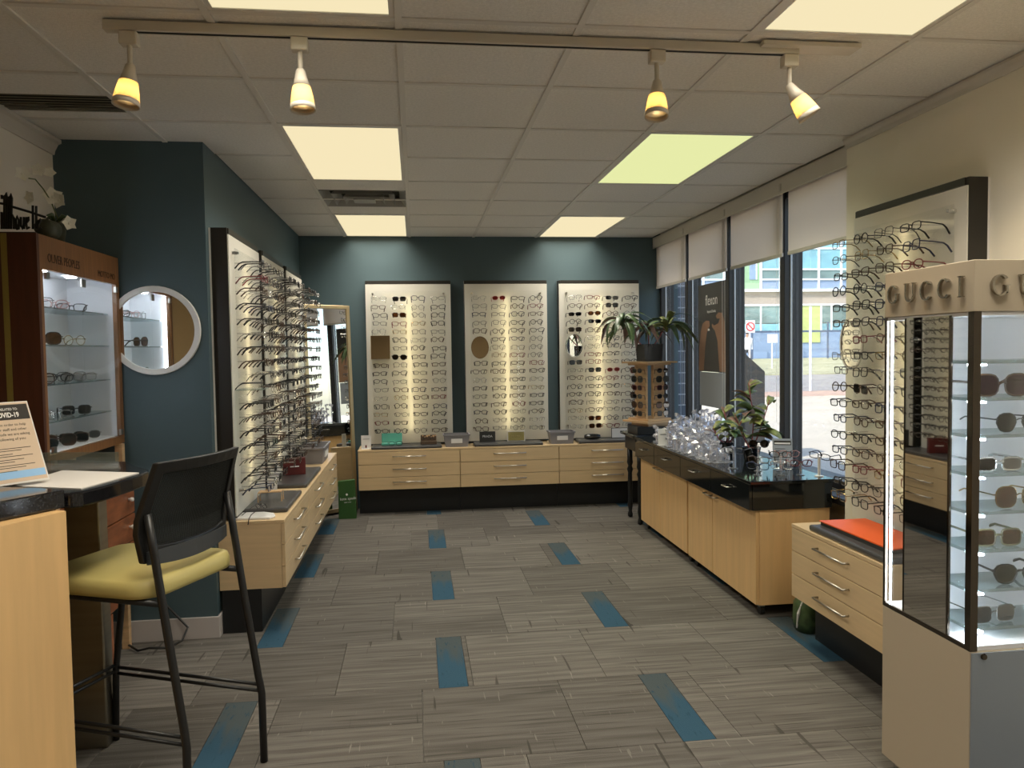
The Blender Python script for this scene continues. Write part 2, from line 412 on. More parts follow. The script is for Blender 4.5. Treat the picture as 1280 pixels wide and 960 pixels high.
# ceiling: deck, tiles, grid bars
ceiling = struct(MB().box(-2.0, 2.75, YF-.2, YB+.25, CZ+.16, 3.2).build('ceiling', 'slab'))
GX0 = -.0345; GY0 = 3.2071; GS = .61
troffer_cells = {}
for ci in (-1, 2):
    for rj in (-7, -3, 1, 5):
        for r in (rj, rj+1): troffer_cells[(ci, r)] = rj
vent_cells = {(-1, 3), (-1, 4), (-3, 0)}
tile_me = {}
for ci in range(-3, 4):
    for rj in range(-9, 7):
        if (ci, rj) in troffer_cells or (ci, rj) in vent_cells: continue
        x0, x1 = max(XL, GX0+ci*GS), min(2.36, GX0+(ci+1)*GS); y0, y1 = max(YF, GY0+rj*GS), min(YB, GY0+(rj+1)*GS)
        if y0 >= YJ and x1 <= XJ: continue
        if x1-x0 < .03 or y1-y0 < .03: continue
        if y0 >= YJ: x0 = max(x0, XJ)
        k = (round(x1-x0, 4), round(y1-y0, 4))
        if k not in tile_me: tile_me[k] = MB().box(-k[0]/2+.006, k[0]/2-.006, -k[1]/2+.006, k[1]/2-.006, 0, .016).mesh('ceiling_tile', 'ceiling_board')
        inst('ceiling_tile', tile_me[k], ceiling, ((x0+x1)/2, (y0+y1)/2, CZ+.004))
for ci in range(-2, 4):
    x = GX0+ci*GS
    ye = YJ if x < XJ else YB
    MB().box(x-.012, x+.012, YF, ye, CZ-.002, CZ+.004).box(x-.003, x+.003, YF, ye, CZ+.004, CZ+.03).build('grid_bar', 'grid_metal', ceiling)
for rj in range(-8, 8):
    y = GY0+rj*GS
    for ci in range(-3, 4):
        if troffer_cells.get((ci, rj)) is not None and troffer_cells.get((ci, rj-1)) == troffer_cells.get((ci, rj)): continue
        x0, x1 = max(XL, GX0+ci*GS), min(2.36, GX0+(ci+1)*GS)
        if y > YJ: 
            x0 = max(x0, XJ)
        if x1 <= x0 or y > YB or y < YF: continue
        MB().box(x0+.012, x1-.012, y-.012, y+.012, CZ-.001, CZ+.004).build('grid_bar', 'grid_metal', ceiling)

struct(MB().box(XL-.2, XL, 3.25, YJ, 0, CZ+.16).build('wall_left', 'white_paint'))
struct(MB().box(XL-.2, XL, YF, 3.25, 0, CZ+.16).build('wall_left_near', 'tan_paint'))
struct(MB().box(XL-.2, XJ, YJ, YB+.2, 0, CZ+.16).build('wall_left_teal', 'teal_paint'))
struct(MB().box(XJ, 2.62, YB, YB+.2, 0, CZ+.16).build('wall_back', 'teal_paint'))
struct(MB().box(XR, 2.62, YF, YP, 0, CZ+.16).build('wall_right', 'right_paint'))
struct(MB().box(-2.0, 2.62, YF-.2, YF, 0, CZ+.16).build('wall_front', 'tan_paint'))
struct(MB().box(2.44, 2.62, YP, YB, 0, .66).build('wall_window', 'right_paint'))
struct(MB().box(2.44, 2.62, YP, YB, 2.52, CZ+.16).build('wall_window_head', 'right_paint'))
struct(MB().box(XL, XJ+.012, YJ-.014, YJ, 0, .115).box(XJ, XJ+.012, YJ, YB, 0, .115).build('baseboard_left', 'base_trim', bevel=.003))
def crown(name, xw, sgn, y0, y1):
    pts = [(xw, CZ-.075), (xw+sgn*.010, CZ-.075), (xw+sgn*.014, CZ-.055), (xw+sgn*.03, CZ-.025), (xw+sgn*.045, CZ-.018), (xw+sgn*.045, CZ-.001), (xw, CZ-.001)]
    struct(MB().extr([(p[0], y0, p[1]) for p in pts], (0, y1-y0, 0)).build(name, 'trim_white'))
crown('trim_1', XL, 1, YF, YJ)
pts = [(XR, CZ-.05), (XR-.008, CZ-.05), (XR-.012, CZ-.03), (XR-.024, CZ-.012), (XR-.024, CZ-.001), (XR, CZ-.001)]
struct(MB().extr([(p[0], YF, p[1]) for p in pts], (0, YP-YF, 0)).build('trim_2', 'trim_white'))

# windows: dark mullions, dark bead's slim highlight painted as light metal, panes
MUL = [3.88, 4.87, 5.775, 6.69, 7.43]
GAP = [3.88, 4.755, 5.665, 6.575, 7.43]
for i in range(4):
    y0, y1 = MUL[i], MUL[i+1]
    w = sempty(f'window_{i+1}', (2.5, (y0+y1)/2, .66))
    MB().box(2.43, 2.56, y1-.035, y1+(.035 if i < 3 else .02), .66, 2.52).build('mullion', 'window_metal', w, bevel=.004)
    if i == 0: MB().box(2.43, 2.56, y0, y0+.04, .66, 2.52).build('mullion', 'window_metal', w)
    MB().box(2.44, 2.56, y0+.035, y1-.035, .66, .715).build('sill_bar', 'window_metal', w)
    MB().box(2.44, 2.56, y0+.035, y1-.035, 2.47, 2.52).build('head_bar', 'window_metal', w)
    MB().box(2.470, 2.482, y1-.044, y1-.0355, .7155, 2.469).box(2.470, 2.482, y0+.0355, y0+.044, .7155, 2.469).build('glazing_bead', 'window_metal_highlight', w)
    MB().box(2.49, 2.498, y0+.0355, y1-.0355, .7155, 2.469).build('pane', 'window_glass', w)
struct(MB().box(2.31, 2.44, YP+.002, YB-.002, .62, .66).build('trim_3', 'window_metal', bevel=.003))

# ================================================================ OUTSIDE
def gz(y): return 0 if y < 15 else (y-15)*.0245
def ground(name, y0, y1, x0, x1, mat, lift, parent=None):
    ys = [y0] + [y for y in (15,) if y0 < y < y1] + [y1]
    vs = []; fs = []
    for y in ys: vs += [(x0, y, gz(y)+lift), (x1, y, gz(y)+lift), (x0, y, gz(y)+lift-.1), (x1, y, gz(y)+lift-.1)]
    for i in range(len(ys)-1):
        a = i*4; b = a+4; fs += [(a, a+1, b+1, b), (a+2, b+2, b+3, a+3), (a, b, b+2, a+2), (a+1, a+3, b+3, b+1)]
    n = (len(ys)-1)*4; fs += [(0, 2, 3, 1), (n, n+1, n+3, n+2)]
    return struct(MB().add(vs, fs).build(name, mat))
ground('pavement', -12, 20.0, 2.75, 70, 'sidewalk', -.02)
ground('paver_band', 20.0, 21.6, 2.75, 70, 'brick_strip', -.015)
ground('road', 21.6, 29.5, 2.75, 80, 'asphalt', -.04)
ground('grass_bank', 29.5, 45.0, 2.75, 90, 'lawn', 0)
# tiled pier outside the far pane: every tile its own piece
pier = struct(MB().box(2.76, 3.04, 8.3, 8.7, 0, 3.2).build('exterior_pier', 'ext_grout'))
tm = MB().box(-.039, .039, -.012, 0, -.054, .054).mesh('wall_tile', 'ext_tile')
for i in range(26):
    for k in range(3): inst('wall_tile', tm, pier, (2.81+.091*k, 8.3, .07+.121*i))
def at(px, py, Y):   # picture direction to a point at depth Y, used for measuring only
    d = fw + r2*((px-640)/FPX) - u2*((py-480)/FPX); return EYE + d*(Y/d.y)
# building across the street
BY = 45.0
bld = thing('office_building', 'pale building with white-barred teal windows and green panels across the street', 'building', (27, BY, gz(BY)))
MB().box(6, 62, BY, BY+12, gz(BY), 14).build('wall', 'ext_concrete', bld)
def rect(name, x0, x1, z0, z1, mat, dy=.08, par=None): return MB().box(x0, x1, BY-dy, BY-.001, z0, z1).build(name, mat, par or bld)
def fy(py): return 1.505 + (443.5-py)/958.8*46.5*.98
zs = {p: fy(p) for p in (300, 318, 345, 358, 372, 391, 414, 425, 463)}
ux = [at(px, 350, BY).x for px in (700, 730, 760, 790, 820, 850, 878, 904, 927)]
def upper(x0, x1, bars=()):
    for a, b, mt in ((318, 300, 'ext_teal_glass'), (345, 318, 'ext_teal_glass'), (358, 345, 'ext_tree_reflection_glass'), (372, 358, 'ext_blue')):
        z1 = zs[b] if b != 300 else zs[300]+.6
        rect('window', x0+.06, x1-.06, zs[a]+.05, z1-.05, mt, .10)
    for zq in (zs[318], zs[345], zs[358]): rect('window_bar', x0, x1, zq-.05, zq+.05, 'ext_white', .16)
    for xb in (x0, *bars): rect('window_bar', xb-.06, xb+.06, zs[372], zs[300]+.6, 'ext_white', .18)
    rect('window', x0+.1, x1-.1, zs[300]+1.6, zs[300]+3.6, 'ext_teal_glass', .10)
for a, b in zip(ux[:-1], ux[1:]): upper(a, b)
g0, g1 = at(927, 350, BY).x, at(950, 350, BY).x
rect('panel', g0, g1, zs[372], zs[300]+4, 'ext_green', .10); rect('window', g0+.45, g0+.85, zs[358], zs[318], 'ext_blue', .14); rect('window_bar', g0+.85, g0+.93, zs[358], zs[318], 'ext_white', .15)
ux = [at(px, 350, BY).x for px in (950, 974, 998, 1022, 1050, 1078, 1106, 1136, 1168)]
for a, b in zip(ux[:-1], ux[1:]): upper(a, b)
rect('ledge', 6, 62, zs[372]-.08, zs[372]+.08, 'ext_white', .22)
lx = [at(px, 400, BY).x for px in (700, 725, 750, 775, 800, 826, 852, 878, 903, 927, 950, 974, 999)]
l0, l1 = at(1000, 400, BY).x, at(1024, 400, BY).x
rect('panel', l0, l1, zs[425]-.7, zs[391], 'ext_lime', .12)
lx2 = [at(px, 400, BY).x for px in (1025, 1038, 1062, 1086, 1110, 1135, 1160)]
for L_ in (lx, lx2):
    for a, b in zip(L_[:-1], L_[1:]):
        rect('window', a+.05, b-.05, zs[414], zs[391], 'ext_tree_reflection_glass', .10); rect('window', a+.05, b-.05, zs[425], zs[414]-.05, 'ext_teal_glass', .10)
        rect('window_bar', a-.05, a+.05, zs[425], zs[391], 'ext_white', .15)
rect('window_bar', 6, 62, zs[391]-.05, zs[391]+.06, 'ext_white', .17)
rect('garage_front', 6, 62, gz(BY), zs[425]-.02, 'ext_blue', .06)
# fence before it
fn = thing('metal_fence', 'dark post and rail fence along the far grass bank', 'fence', (27, 43.8, gz(43.8)))
for k in range(22):
    xx = 8+k*2.4; MB().box(xx-.04, xx+.04, 43.76, 43.84, gz(43.8), 2.9).build('post', 'fence_dark', fn)
MB().box(8, 58.5, 43.78, 43.82, 2.3, 2.42).build('rail', 'fence_dark', fn)
def signpost(px, Y, top, h, w, label, disc=False, mat='sign_white'):
    p = at(px, 460, Y); z0 = gz(Y)
    t = thing('street_sign', label, 'sign', (p.x, Y, z0))
    MB().tube([(p.x, Y, z0), (p.x, Y, top)], .035, 8).build('pole', 'sign_white', t)
    if w: 
        b = MB().box(p.x-w/2, p.x+w/2, Y-.06, Y-.035, top-h, top).build('plate', mat, t)
        if disc:
            o = [(p.x+.16*math.cos(a*PI/10), Y-.062, top-h/2+.16*math.sin(a*PI/10)) for a in range(20)]; i2 = [(p.x+.125*math.cos(a*PI/10), Y-.062, top-h/2+.125*math.sin(a*PI/10)) for a in range(20)]
            MB().ring(o, i2, (0, -.012, 0)).obox((p.x, Y-.066, top-h/2), (.09, 0, -.09), (0, .004, 0), (.014, 0, .014)).build('symbol', 'sign_red', b)
signpost(937, 26, 2.42, .44, .34, 'white street sign with red ring symbol seen through third window', True)
signpost(965, 34, 2.05, .4, .5, 'small white notice sign on a slim post by the far fence')
signpost(1013, 21.4, 2.65, 0, 0, 'tall slim white pole standing at the pavement edge')
signpost(1002, 24, 1.6, 0, 0, 'short white bollard post beside the tall slim pole')
# ramp wall outside
p0 = at(929, 500, 11.5); p1 = at(956, 500, 11.5)
tag(MB().extr([(p0.x-.28, 11.5, 0), (p1.x, 11.5, 0), (p1.x, 11.5, 1.10), (p0.x, 11.5, 1.42), (p0.x-.28, 11.5, 1.62)], (0, .3, 0)).build('ramp_wall', 'poster_black'),
    'dark sloping ramp wall outside, behind the island plant', 'wall')
# trees
def tree(px, Y, h, label):
    p = at(px, 440, Y); z0 = gz(min(Y, 45)); t = thing('street_tree', label, 'tree', (p.x, Y, z0))
    MB().tube([(p.x, Y, z0), (p.x+.1, Y, z0+h*.5), (p.x, Y, z0+h*.8)], [.14, .1, .05], 8).build('trunk', 'bark', t)
    mb = MB(); rnd = random.Random(px)
    for k in range(260):
        a = rnd.random()*2*PI; b = math.acos(2*rnd.random()-1); rr = h*.33*(.55+.45*rnd.random())
        c = Vector((p.x+rr*math.sin(b)*math.cos(a), Y+rr*math.sin(b)*math.sin(a), z0+h*.68+rr*.9*math.cos(b)))
        n = Vector((rnd.uniform(-1, 1), rnd.uniform(-1, 1), rnd.uniform(-.3, 1))).normalized(); q = n.orthogonal().normalized()*h*.07; w_ = n.cross(q)
        mb.obox(c, q, w_*.8, n*h*.012)
    mb.build('crown', 'foliage', t)
#tree(1040, 40, 5.5, 'leafy street tree before the building, seen by the right panel')
# person in white on the pavement
def person(p):
    x0, y0, z0 = p
    t = thing('person', 'person in white top and grey trousers walking on the far pavement', 'person', p)
    J = [(0,0,.93),(0,0,1.10),(0,.0,1.32),(0,0,1.45),(0,-.01,1.52),(0,-.03,1.64),
         (.19,0,1.38),(.24,.06,1.12),(.22,-.04,.90),(-.19,0,1.38),(-.24,-.04,1.12),(-.22,-.14,.92),
         (.10,0,.88),(.11,-.10,.48),(.11,-.02,.08),(.11,-.16,.03),(-.10,0,.88),(-.11,.06,.48),(-.11,.22,.12),(-.11,.10,.03)]
    Rr = [.15,.15,.17,.09,.06,.10,.07,.05,.035,.07,.05,.035,.09,.065,.045,.04,.09,.065,.045,.04]
    E = [(0,1),(1,2),(2,3),(3,4),(4,5),(2,6),(6,7),(7,8),(2,9),(9,10),(10,11),(0,12),(12,13),(13,14),(14,15),(0,16),(16,17),(17,18),(18,19)]
    me = bpy.data.meshes.new('body'); me.from_pydata([(a, b, c) for a, b, c in J], E, [])
    o = bpy.data.objects.new('body', me); COL.objects.link(o); o.parent = t
    sk = o.modifiers.new('skin', 'SKIN')
    for i, sv in enumerate(me.skin_vertices[0].data): sv.radius = (Rr[i], Rr[i]); sv.use_root = (i == 0)
    o.modifiers.new('sub', 'SUBSURF').levels = 1
    m = bpy.data.materials.new('clothes'); m.use_nodes = True; nt = m.node_tree; b = nt.nodes['Principled BSDF']
    tc = nt.nodes.new('ShaderNodeTexCoord'); sx = nt.nodes.new('ShaderNodeSeparateXYZ'); nt.links.new(tc.outputs['Object'], sx.inputs[0])
    rp = nt.nodes.new('ShaderNodeValToRGB'); rp.color_ramp.interpolation = 'CONSTANT'
    rp.color_ramp.elements[0].color = (.06, .065, .08, 1); rp.color_ramp.elements[1].position = .52; rp.color_ramp.elements[1].color = (.8, .8, .8, 1)
    e = rp.color_ramp.elements.new(.83); e.color = (.42, .26, .18, 1)
    dv = nt.nodes.new('ShaderNodeMath'); dv.operation = 'DIVIDE'; dv.inputs[1].default_value = 1.75
    nt.links.new(sx.outputs[2], dv.inputs[0]); nt.links.new(dv.outputs[0], rp.inputs[0]); nt.links.new(rp.outputs[0], b.inputs['Base Color'])
    me.materials.append(m)
    MB().lathe([(.0, 1.62), (.085, 1.64), (.115, 1.69), (.10, 1.76), (.04, 1.79)], 12, (0, -.02, 0)).build('hair', 'hair_dark', t, local=True)
P_ = at(934, 476, 33); person((P_.x, 33, gz(33)))

# ================================================================ CEILING THINGS
def troffer(ci, rj, mat, col, label):
    x0, x1 = GX0+ci*GS, GX0+(ci+1)*GS; y0, y1 = GY0+rj*GS, GY0+(rj+2)*GS
    y1 = min(y1, YB-.01)
    t = thing('ceiling_light', label, 'light', ((x0+x1)/2, (y0+y1)/2, CZ), 'recessed fluorescent ceiling lights')
    b = .014
    MB().box(x0+b, x1-b, y0+b, y1-b, CZ+.10, CZ+.12).box(x0+b, x0+b+.01, y0+b, y1-b, CZ+.012, CZ+.1).box(x1-b-.01, x1-b, y0+b, y1-b, CZ+.012, CZ+.1).build('housing', 'white_plastic', t)
    b2 = .03
    o = [(x0+.013, y0+.013, CZ), (x1-.013, y0+.013, CZ), (x1-.013, y1-.013, CZ), (x0+.013, y1-.013, CZ)]
    i2 = [(x0+b2, y0+b2, CZ), (x1-b2, y0+b2, CZ), (x1-b2, y1-b2, CZ), (x0+b2, y1-b2, CZ)]
    MB().ring(o, i2, (0, 0, .010)).build('door_frame', 'grid_metal', t)
    MB().box(x0+b2, x1-b2, y0+b2, y1-b2, CZ+.003, CZ+.009).build('lens', mat, t)
    l = bpy.data.lights.new('troffer_lamp', 'AREA'); l.shape = 'RECTANGLE'; l.size = x1-x0-.08; l.size_y = y1-y0-.08; l.energy = TROFFER_W; l.color = col; l.spread = math.radians(135)
    lo = bpy.data.objects.new('lamp', l); COL.objects.link(lo); lo.parent = t; lo.location = (0, 0, -.004)
warm = (1, .94, .82); grn = (.98, .97, .74)
troffer(-1, -3, 'lens_warm', warm, 'recessed light panel cut off by the photo top, above the track, left')
troffer(-1, 1, 'lens_warm', warm, 'recessed light panel, warm white, just before the air diffuser')
troffer(-1, 5, 'lens_warm', warm, 'recessed light panel between the air diffuser and the teal back wall')
troffer(2, -3, 'lens_warm', warm, 'recessed light panel beside the right end of the track')
troffer(2, 1, 'lens_green_tint', grn, 'large yellow-green tinted recessed light panel right of centre')
troffer(2, 5, 'lens_warm', warm, 'small-looking recessed light panel at the back wall near the blinds')
troffer(-1, -7, 'lens_warm', warm, 'recessed light panel behind the viewer on the left')
troffer(2, -7, 'lens_warm', warm, 'recessed light panel behind the viewer on the right')
# supply diffuser in the cell pair (-1,3),(-1,4)
x0, x1 = GX0-GS, GX0; 
t = thing('air_diffuser', 'square metal air diffuser between two lit ceiling panels', 'vent', ((x0+x1)/2, 5.62, CZ))
MB().box(x0+.013, x1-.013, 5.05, 5.335, CZ+.004, CZ+.02).build('filler_tile', 'ceiling_board', t)
MB().box(x0+.013, x1-.013, 5.925, 6.245, CZ+.004, CZ+.02).build('filler_tile', 'ceiling_board', t)
MB().box(x0+.013, x1-.013, 5.34, 5.92, CZ+.09, CZ+.10).build('duct', 'duct_black', t)
for k, (a, zz) in enumerate(((.0, 0), (.075, -.006), (.15, -.012))):
    o = [(x0+.015+a, 5.345+a, CZ+zz), (x1-.015-a, 5.345+a, CZ+zz), (x1-.015-a, 5.915-a, CZ+zz), (x0+.015+a, 5.915-a, CZ+zz)]
    i2 = [(x0+.06+a, 5.39+a, CZ+.05+zz), (x1-.06-a, 5.39+a, CZ+.05+zz), (x1-.06-a, 5.87-a, CZ+.05+zz), (x0+.06+a, 5.87-a, CZ+.05+zz)]
    MB().ring(o, i2, (0, 0, .004)).build('louvre_ring', 'diffuser_metal', t)
MB().box(x0+.23, x1-.23, 5.56, 5.70, CZ-.016, CZ-.010).build('centre_plate', 'diffuser_metal', t)
# linear grille
t = thing('air_grille', 'dark slotted return air grille beside the left wall', 'vent', (-1.53, 3.59, CZ))
MB().box(XL, -1.266, 3.225, 3.475, CZ+.004, CZ+.02).build('filler_tile', 'ceiling_board', t)
MB().box(XL, -1.266, 3.71, 3.81, CZ+.004, CZ+.02).build('filler_tile', 'ceiling_board', t)
MB().box(XL, -1.266, 3.48, 3.705, CZ+.035, CZ+.045).build('duct', 'duct_black', t)
for k in range(7):
    y = 3.49+k*.0345; MB().obox((-1.533, y, CZ+.006), (.262, 0, 0), (0, .013, .004), (0, -.0012, .002)).build('slat', 'grille_dark', t)
# track and spots
TY = 2.69; TZ = CZ-.035
t = thing('light_track', 'long white ceiling track bar carrying four spotlights', 'track', (.2, TY, TZ))
MB().box(-.985, 1.40, TY-.019, TY+.019, TZ, CZ-.003).build('rail', 'cream_plastic', t, bevel=.003)
MB().box(-.93, 1.39, TY-.006, TY+.006, TZ-.0015, TZ).build('slot', 'duct_black', t)
MB().box(1.25, 1.62, TY-.05, TY+.03, CZ-.018, CZ-.003).build('feed_plate', 'cream_plastic', t)
def spot(x, tilt, label):
    t = thing('track_spotlight', label, 'spotlight', (x, TY, TZ), 'spotlights on the ceiling track')
    MB().box(x-.028, x+.028, TY-.02, TY+.02, TZ-.045, TZ-.002).build('adapter', 'cream_plastic', t, bevel=.004)
    MB().tube([(x, TY, TZ-.045), (x, TY, TZ-.115)], .0085, 10).build('stem', 'cream_plastic', t)
    R = Matrix.Rotation(tilt[0], 3, 'Y') @ Matrix.Rotation(tilt[1], 3, 'X'); O = Vector((x, TY, TZ-.11))
    def lz(prof):
        mb = MB().lathe(prof, 18); mb.v = [tuple(R @ Vector(p) + O) for p in mb.v]; return mb
    lz([(.012, .006), (.016, 0), (.022, -.03), (.030, -.055), (.0, -.056)][::-1]).build('cap', 'cream_plastic', t, smooth=True)
    g = lz([(.030, -.055), (.036, -.085), (.040, -.112), (.042, -.128), (.039, -.128), (.037, -.112), (.033, -.085), (.027, -.056)]).build('glass_shade', 'spot_glass', t, smooth=True)
    mb = lz([(.0405, -.116), (.043, -.134), (.041, -.134), (.0385, -.116)]).build('rim', 'cream_plastic', t, smooth=True)
    b = lz([(.004, -.112), (.014, -.105), (.017, -.095), (.014, -.08), (.006, -.07)]).build('bulb', 'bulb', t, smooth=True)
    l = bpy.data.lights.new('spot_lamp', 'SPOT'); l.energy = SPOT_W*6; l.color = (1, .76, .45); l.spot_size = 1.5; l.spot_blend = .6; l.shadow_soft_size = .02
    lo = bpy.data.objects.new('lamp', l); COL.objects.link(lo); lo.parent = t
    lo.matrix_local = Matrix.Translation(R @ Vector((0, 0, -.136)) + O - Vector((x, TY, TZ))) @ R.to_4x4()
spot(-.908, (.10, -.12), 'leftmost of four track spotlights, glowing amber')
spot(-.365, (-.05, -.10), 'second track spotlight from the left, glowing amber')
spot(.872, (.08, -.2), 'third track spotlight from the left, bright white glass')
spot(1.37, (-.55, -.15), 'rightmost track spotlight, tilted towards the right wall')

# blinds
vb = thing('valance_box', 'long cream valance box running above the window blinds', 'valance', (2.40, 5.65, 2.48))
MB().box(2.362, 2.37, YP+.002, YB-.002, 2.485, CZ-.003).box(2.37, 2.437, YP+.002, YB-.002, CZ-.012, CZ-.003).build('fascia', 'trim_white', vb)
for y in (4.755, 5.665, 6.575): MB().box(2.356, 2.362, y-.012, y+.012, 2.50, 2.55).build('clip', 'steel', vb)
names = ['nearest roller blind, beside the cream pillar', 'second roller blind from the cream pillar, over the street view', 'third roller blind from the pillar, above the black poster', 'farthest roller blind, against the teal back wall']
for i in range(4):
    y0, y1 = GAP[i]+.045, GAP[i+1]-.035
    if i == 0: y0 = YP+.01
    if i == 3: y1 = YB-.004
    t = thing('roller_blind', names[i], 'blind', (2.40, (y0+y1)/2, 2.08), 'half lowered cream roller blinds')
    MB().box(2.399, 2.401, y0, y1, 2.11, 2.56).build('fabric', 'blind_fabric', t)
    MB().box(2.393, 2.407, y0, y1, 2.088, 2.112).build('bottom_bar', 'trim_white', t, bevel=.003)
    MB().tube([(2.392, y0+.02, 2.55), (2.392, y0+.02, 1.0), (2.385, y0+.03, .985), (2.38, y0+.04, 1.0), (2.38, y0+.04, 2.55)], .0011, 5).build('cord', 'white_plastic', t)

# ================================================================ EYEWEAR
def outline(shape, n=14):
    pts = []
    for k in range(n):
        a = 2*PI*k/n; c, s = math.cos(a), math.sin(a)
        def se(v, e): return math.copysign(abs(v)**e, v)
        if shape == 'rectangular': x, z = .026*se(c, .55), .0165*se(s, .6)
        elif shape == 'round': x, z = .0235*c, .0225*s
        elif shape == 'oval': x, z = .0255*se(c, .8), .0185*se(s, .85)
        elif shape == 'square': x, z = .0255*se(c, .5), .0205*se(s, .55)
        elif shape == 'cat-eye':
            x, z = .027*se(c, .7), .0185*se(s, .7)
            if s > 0: z += .006*max(0, c); x += .003*max(0, c)
        elif shape == 'aviator':
            x, z = .029*se(c, .8), .024*se(s, .8)
            if s < 0: x *= .86
            z -= .002
        elif shape == 'oversized': x, z = .0310*se(c, .72), .0270*se(s, .75)
        pts.append((x, z))
    return pts
GM = {}
def gmesh(shape, rim, lens, r=.0019):
    key = (shape, rim, lens, r)
    if key in GM: return GM[key]
    o = outline(shape); w = max(p[0] for p in o); cx = w + .0085; hz = .010 if shape in ('rectangular', 'cat-eye', 'square') else .007
    fr = MB(); lm = {}; tm = {}
    for s in (-1, 1):
        loop = [(s*(cx+x), .0015*(abs(x)/.03), z) for x, z in o]
        fr.tube(loop, r, 5, closed=True, flat=(0, 1, 0))
        fr.tube([(s*(cx+w*.94), 0, hz), (s*(cx+w+.006), .003, hz)], r*1.25, 5)
        l = MB().extr([(s*(cx+x*.97), -.0006, z*.97) for x, z in o], (0, .0013, 0)); lm[s] = l
        tm[s] = MB().tube([(s*(cx+w+.005), .003, hz), (s*(cx+w+.006), .050, hz+.001), (s*(cx+w+.004), .098, hz), (s*(cx+w+.001), .118, hz-.010), (s*(cx+w-.002), .140, hz-.034)],
                          [r*1.1, r*1.1, r*1.25, r*1.5, r*1.6], 5)
    fr.tube([(-.0095, -.001, .004), (-.004, -.003, .0075), (.004, -.003, .0075), (.0095, -.001, .004)], r*1.1, 5)
    both = MB()
    for a in (fr, tm[-1], tm[1]): both.add(a.v, a.f)
    both.mi = 1
    for s in (-1, 1): both.add(lm[s].v, lm[s].f)
    GM[key] = dict(frame=fr.mesh('frame', 'rim_'+rim), lens=[lm[s].mesh('lens', lens) for s in (-1, 1)], temple=[tm[s].mesh('temple', 'rim_'+rim) for s in (-1, 1)],
                   whole=both.mesh('eyeglasses', ['rim_'+rim, lens]), raw=(fr, tm), half=cx+w)
    return GM[key]
def glasses(kind, shape, rim, lens, loc, rot, label, group, parts=True, r=.0019, scale=1.0):
    g = gmesh(shape, rim, lens, r)
    if parts:
        t = bpy.data.objects.new(kind, None); COL.objects.link(t); t.empty_display_size = .02
        o = bpy.data.objects.new('frame', g['frame']); COL.objects.link(o); o.parent = t
        for nm in ('lens', 'temple'):
            for me in g[nm]: o = bpy.data.objects.new(nm, me); COL.objects.link(o); o.parent = t
    else:
        t = bpy.data.objects.new(kind, g['whole']); COL.objects.link(t)
    t.location = loc; t.rotation_euler = rot; t.scale = (scale,)*3
    tag(t, label, 'sunglasses' if kind == 'sunglasses' else 'eyeglasses', group)
    return t
RIMN = {'black': 'black', 'brown': 'tortoise brown', 'gunmetal': 'gunmetal', 'gold': 'thin gold', 'silver': 'thin silver', 'red': 'dark red', 'navy': 'navy blue', 'clear': 'clear plastic', 'olive': 'olive', 'pink': 'pink'}
SHAPES = ['rectangular', 'square', 'oval', 'round', 'cat-eye']
def rnd_style(rs):
    return rs.choice(['rectangular', 'rectangular', 'square', 'oval', 'round', 'cat-eye']), rs.choice(['black']*5+['brown']*3+['gunmetal']*2+['silver', 'gold', 'clear', 'navy', 'red'])

# ================================================================ LIT DISPLAY PANELS
peg_me = MB().tube([(0, 0, 0), (0, -.150, 0)], .0032, 6).mesh('peg', 'acrylic')
stand_me = MB().lathe([(.011, 0), (.011, .004), (.008, .03), (.008, .034)], 12)
stand_me.v = [(x, -z, y) for x, y, z in stand_me.v]; stand_me = stand_me.mesh('standoff', 'chrome')
PW, PZ0, PZ1 = .80, .63, 2.17
ROWZ = [1.992 - .0768*i for i in range(17)]; COLX = [-.268, -.088, .092, .272]
def panel(loc, rz, label, skip=(), tubex=(0.0,)):
    t = thing('eyewear_wall_display', label, 'display panel', (loc[0], loc[1], PZ0), 'lit eyewear wall panels', rz)
    if not rz: OFF[t.name] = Vector((0, 0, 0))
    h = PW/2
    def L(mb): 
        mb.v = [(x, y, z-PZ0) for x, y, z in mb.v]; return mb
    L(MB().box(-h, h, .084, .094, PZ0, PZ1)).build('backing', 'white_plastic', t, local=True)
    L(MB().box(-h, -h+.018, 0.002, .084, PZ0, PZ1).box(h-.018, h, 0.002, .084, PZ0, PZ1).box(-h+.018, h-.018, -.004, .084, PZ1-.03, PZ1).box(-h+.018, h-.018, 0.002, .084, PZ0, PZ0+.018)).build('box_frame', 'dark_frame', t, local=True)
    L(MB().box(-h+.001, h-.001, -.006, 0, PZ0, PZ1-.034)).build('white_panel', 'panel_acrylic', t, local=True)
    for tx in tubex: L(MB().tube([(tx, .026, PZ0+.12), (tx, .026, PZ1-.16)], .008, 8)).build('light_tube', 'tube_light', t, local=True)
    L(MB().box(-h+.05, h-.05, -.026, -.023, PZ0+.10, PZ1-.10)).build('clear_sheet', 'glass', t, local=True)
    for sx in (-1, 1):
        for zz in (PZ0+.13, PZ1-.125):
            inst('standoff', stand_me, t, (sx*(h-.07), -.006, zz-PZ0))
    for r in range(17):
        for c in range(4):
            if (r, c) in skip: continue
            inst('peg', peg_me, t, (COLX[c], -.006, ROWZ[r]+.006-PZ0))
    return t
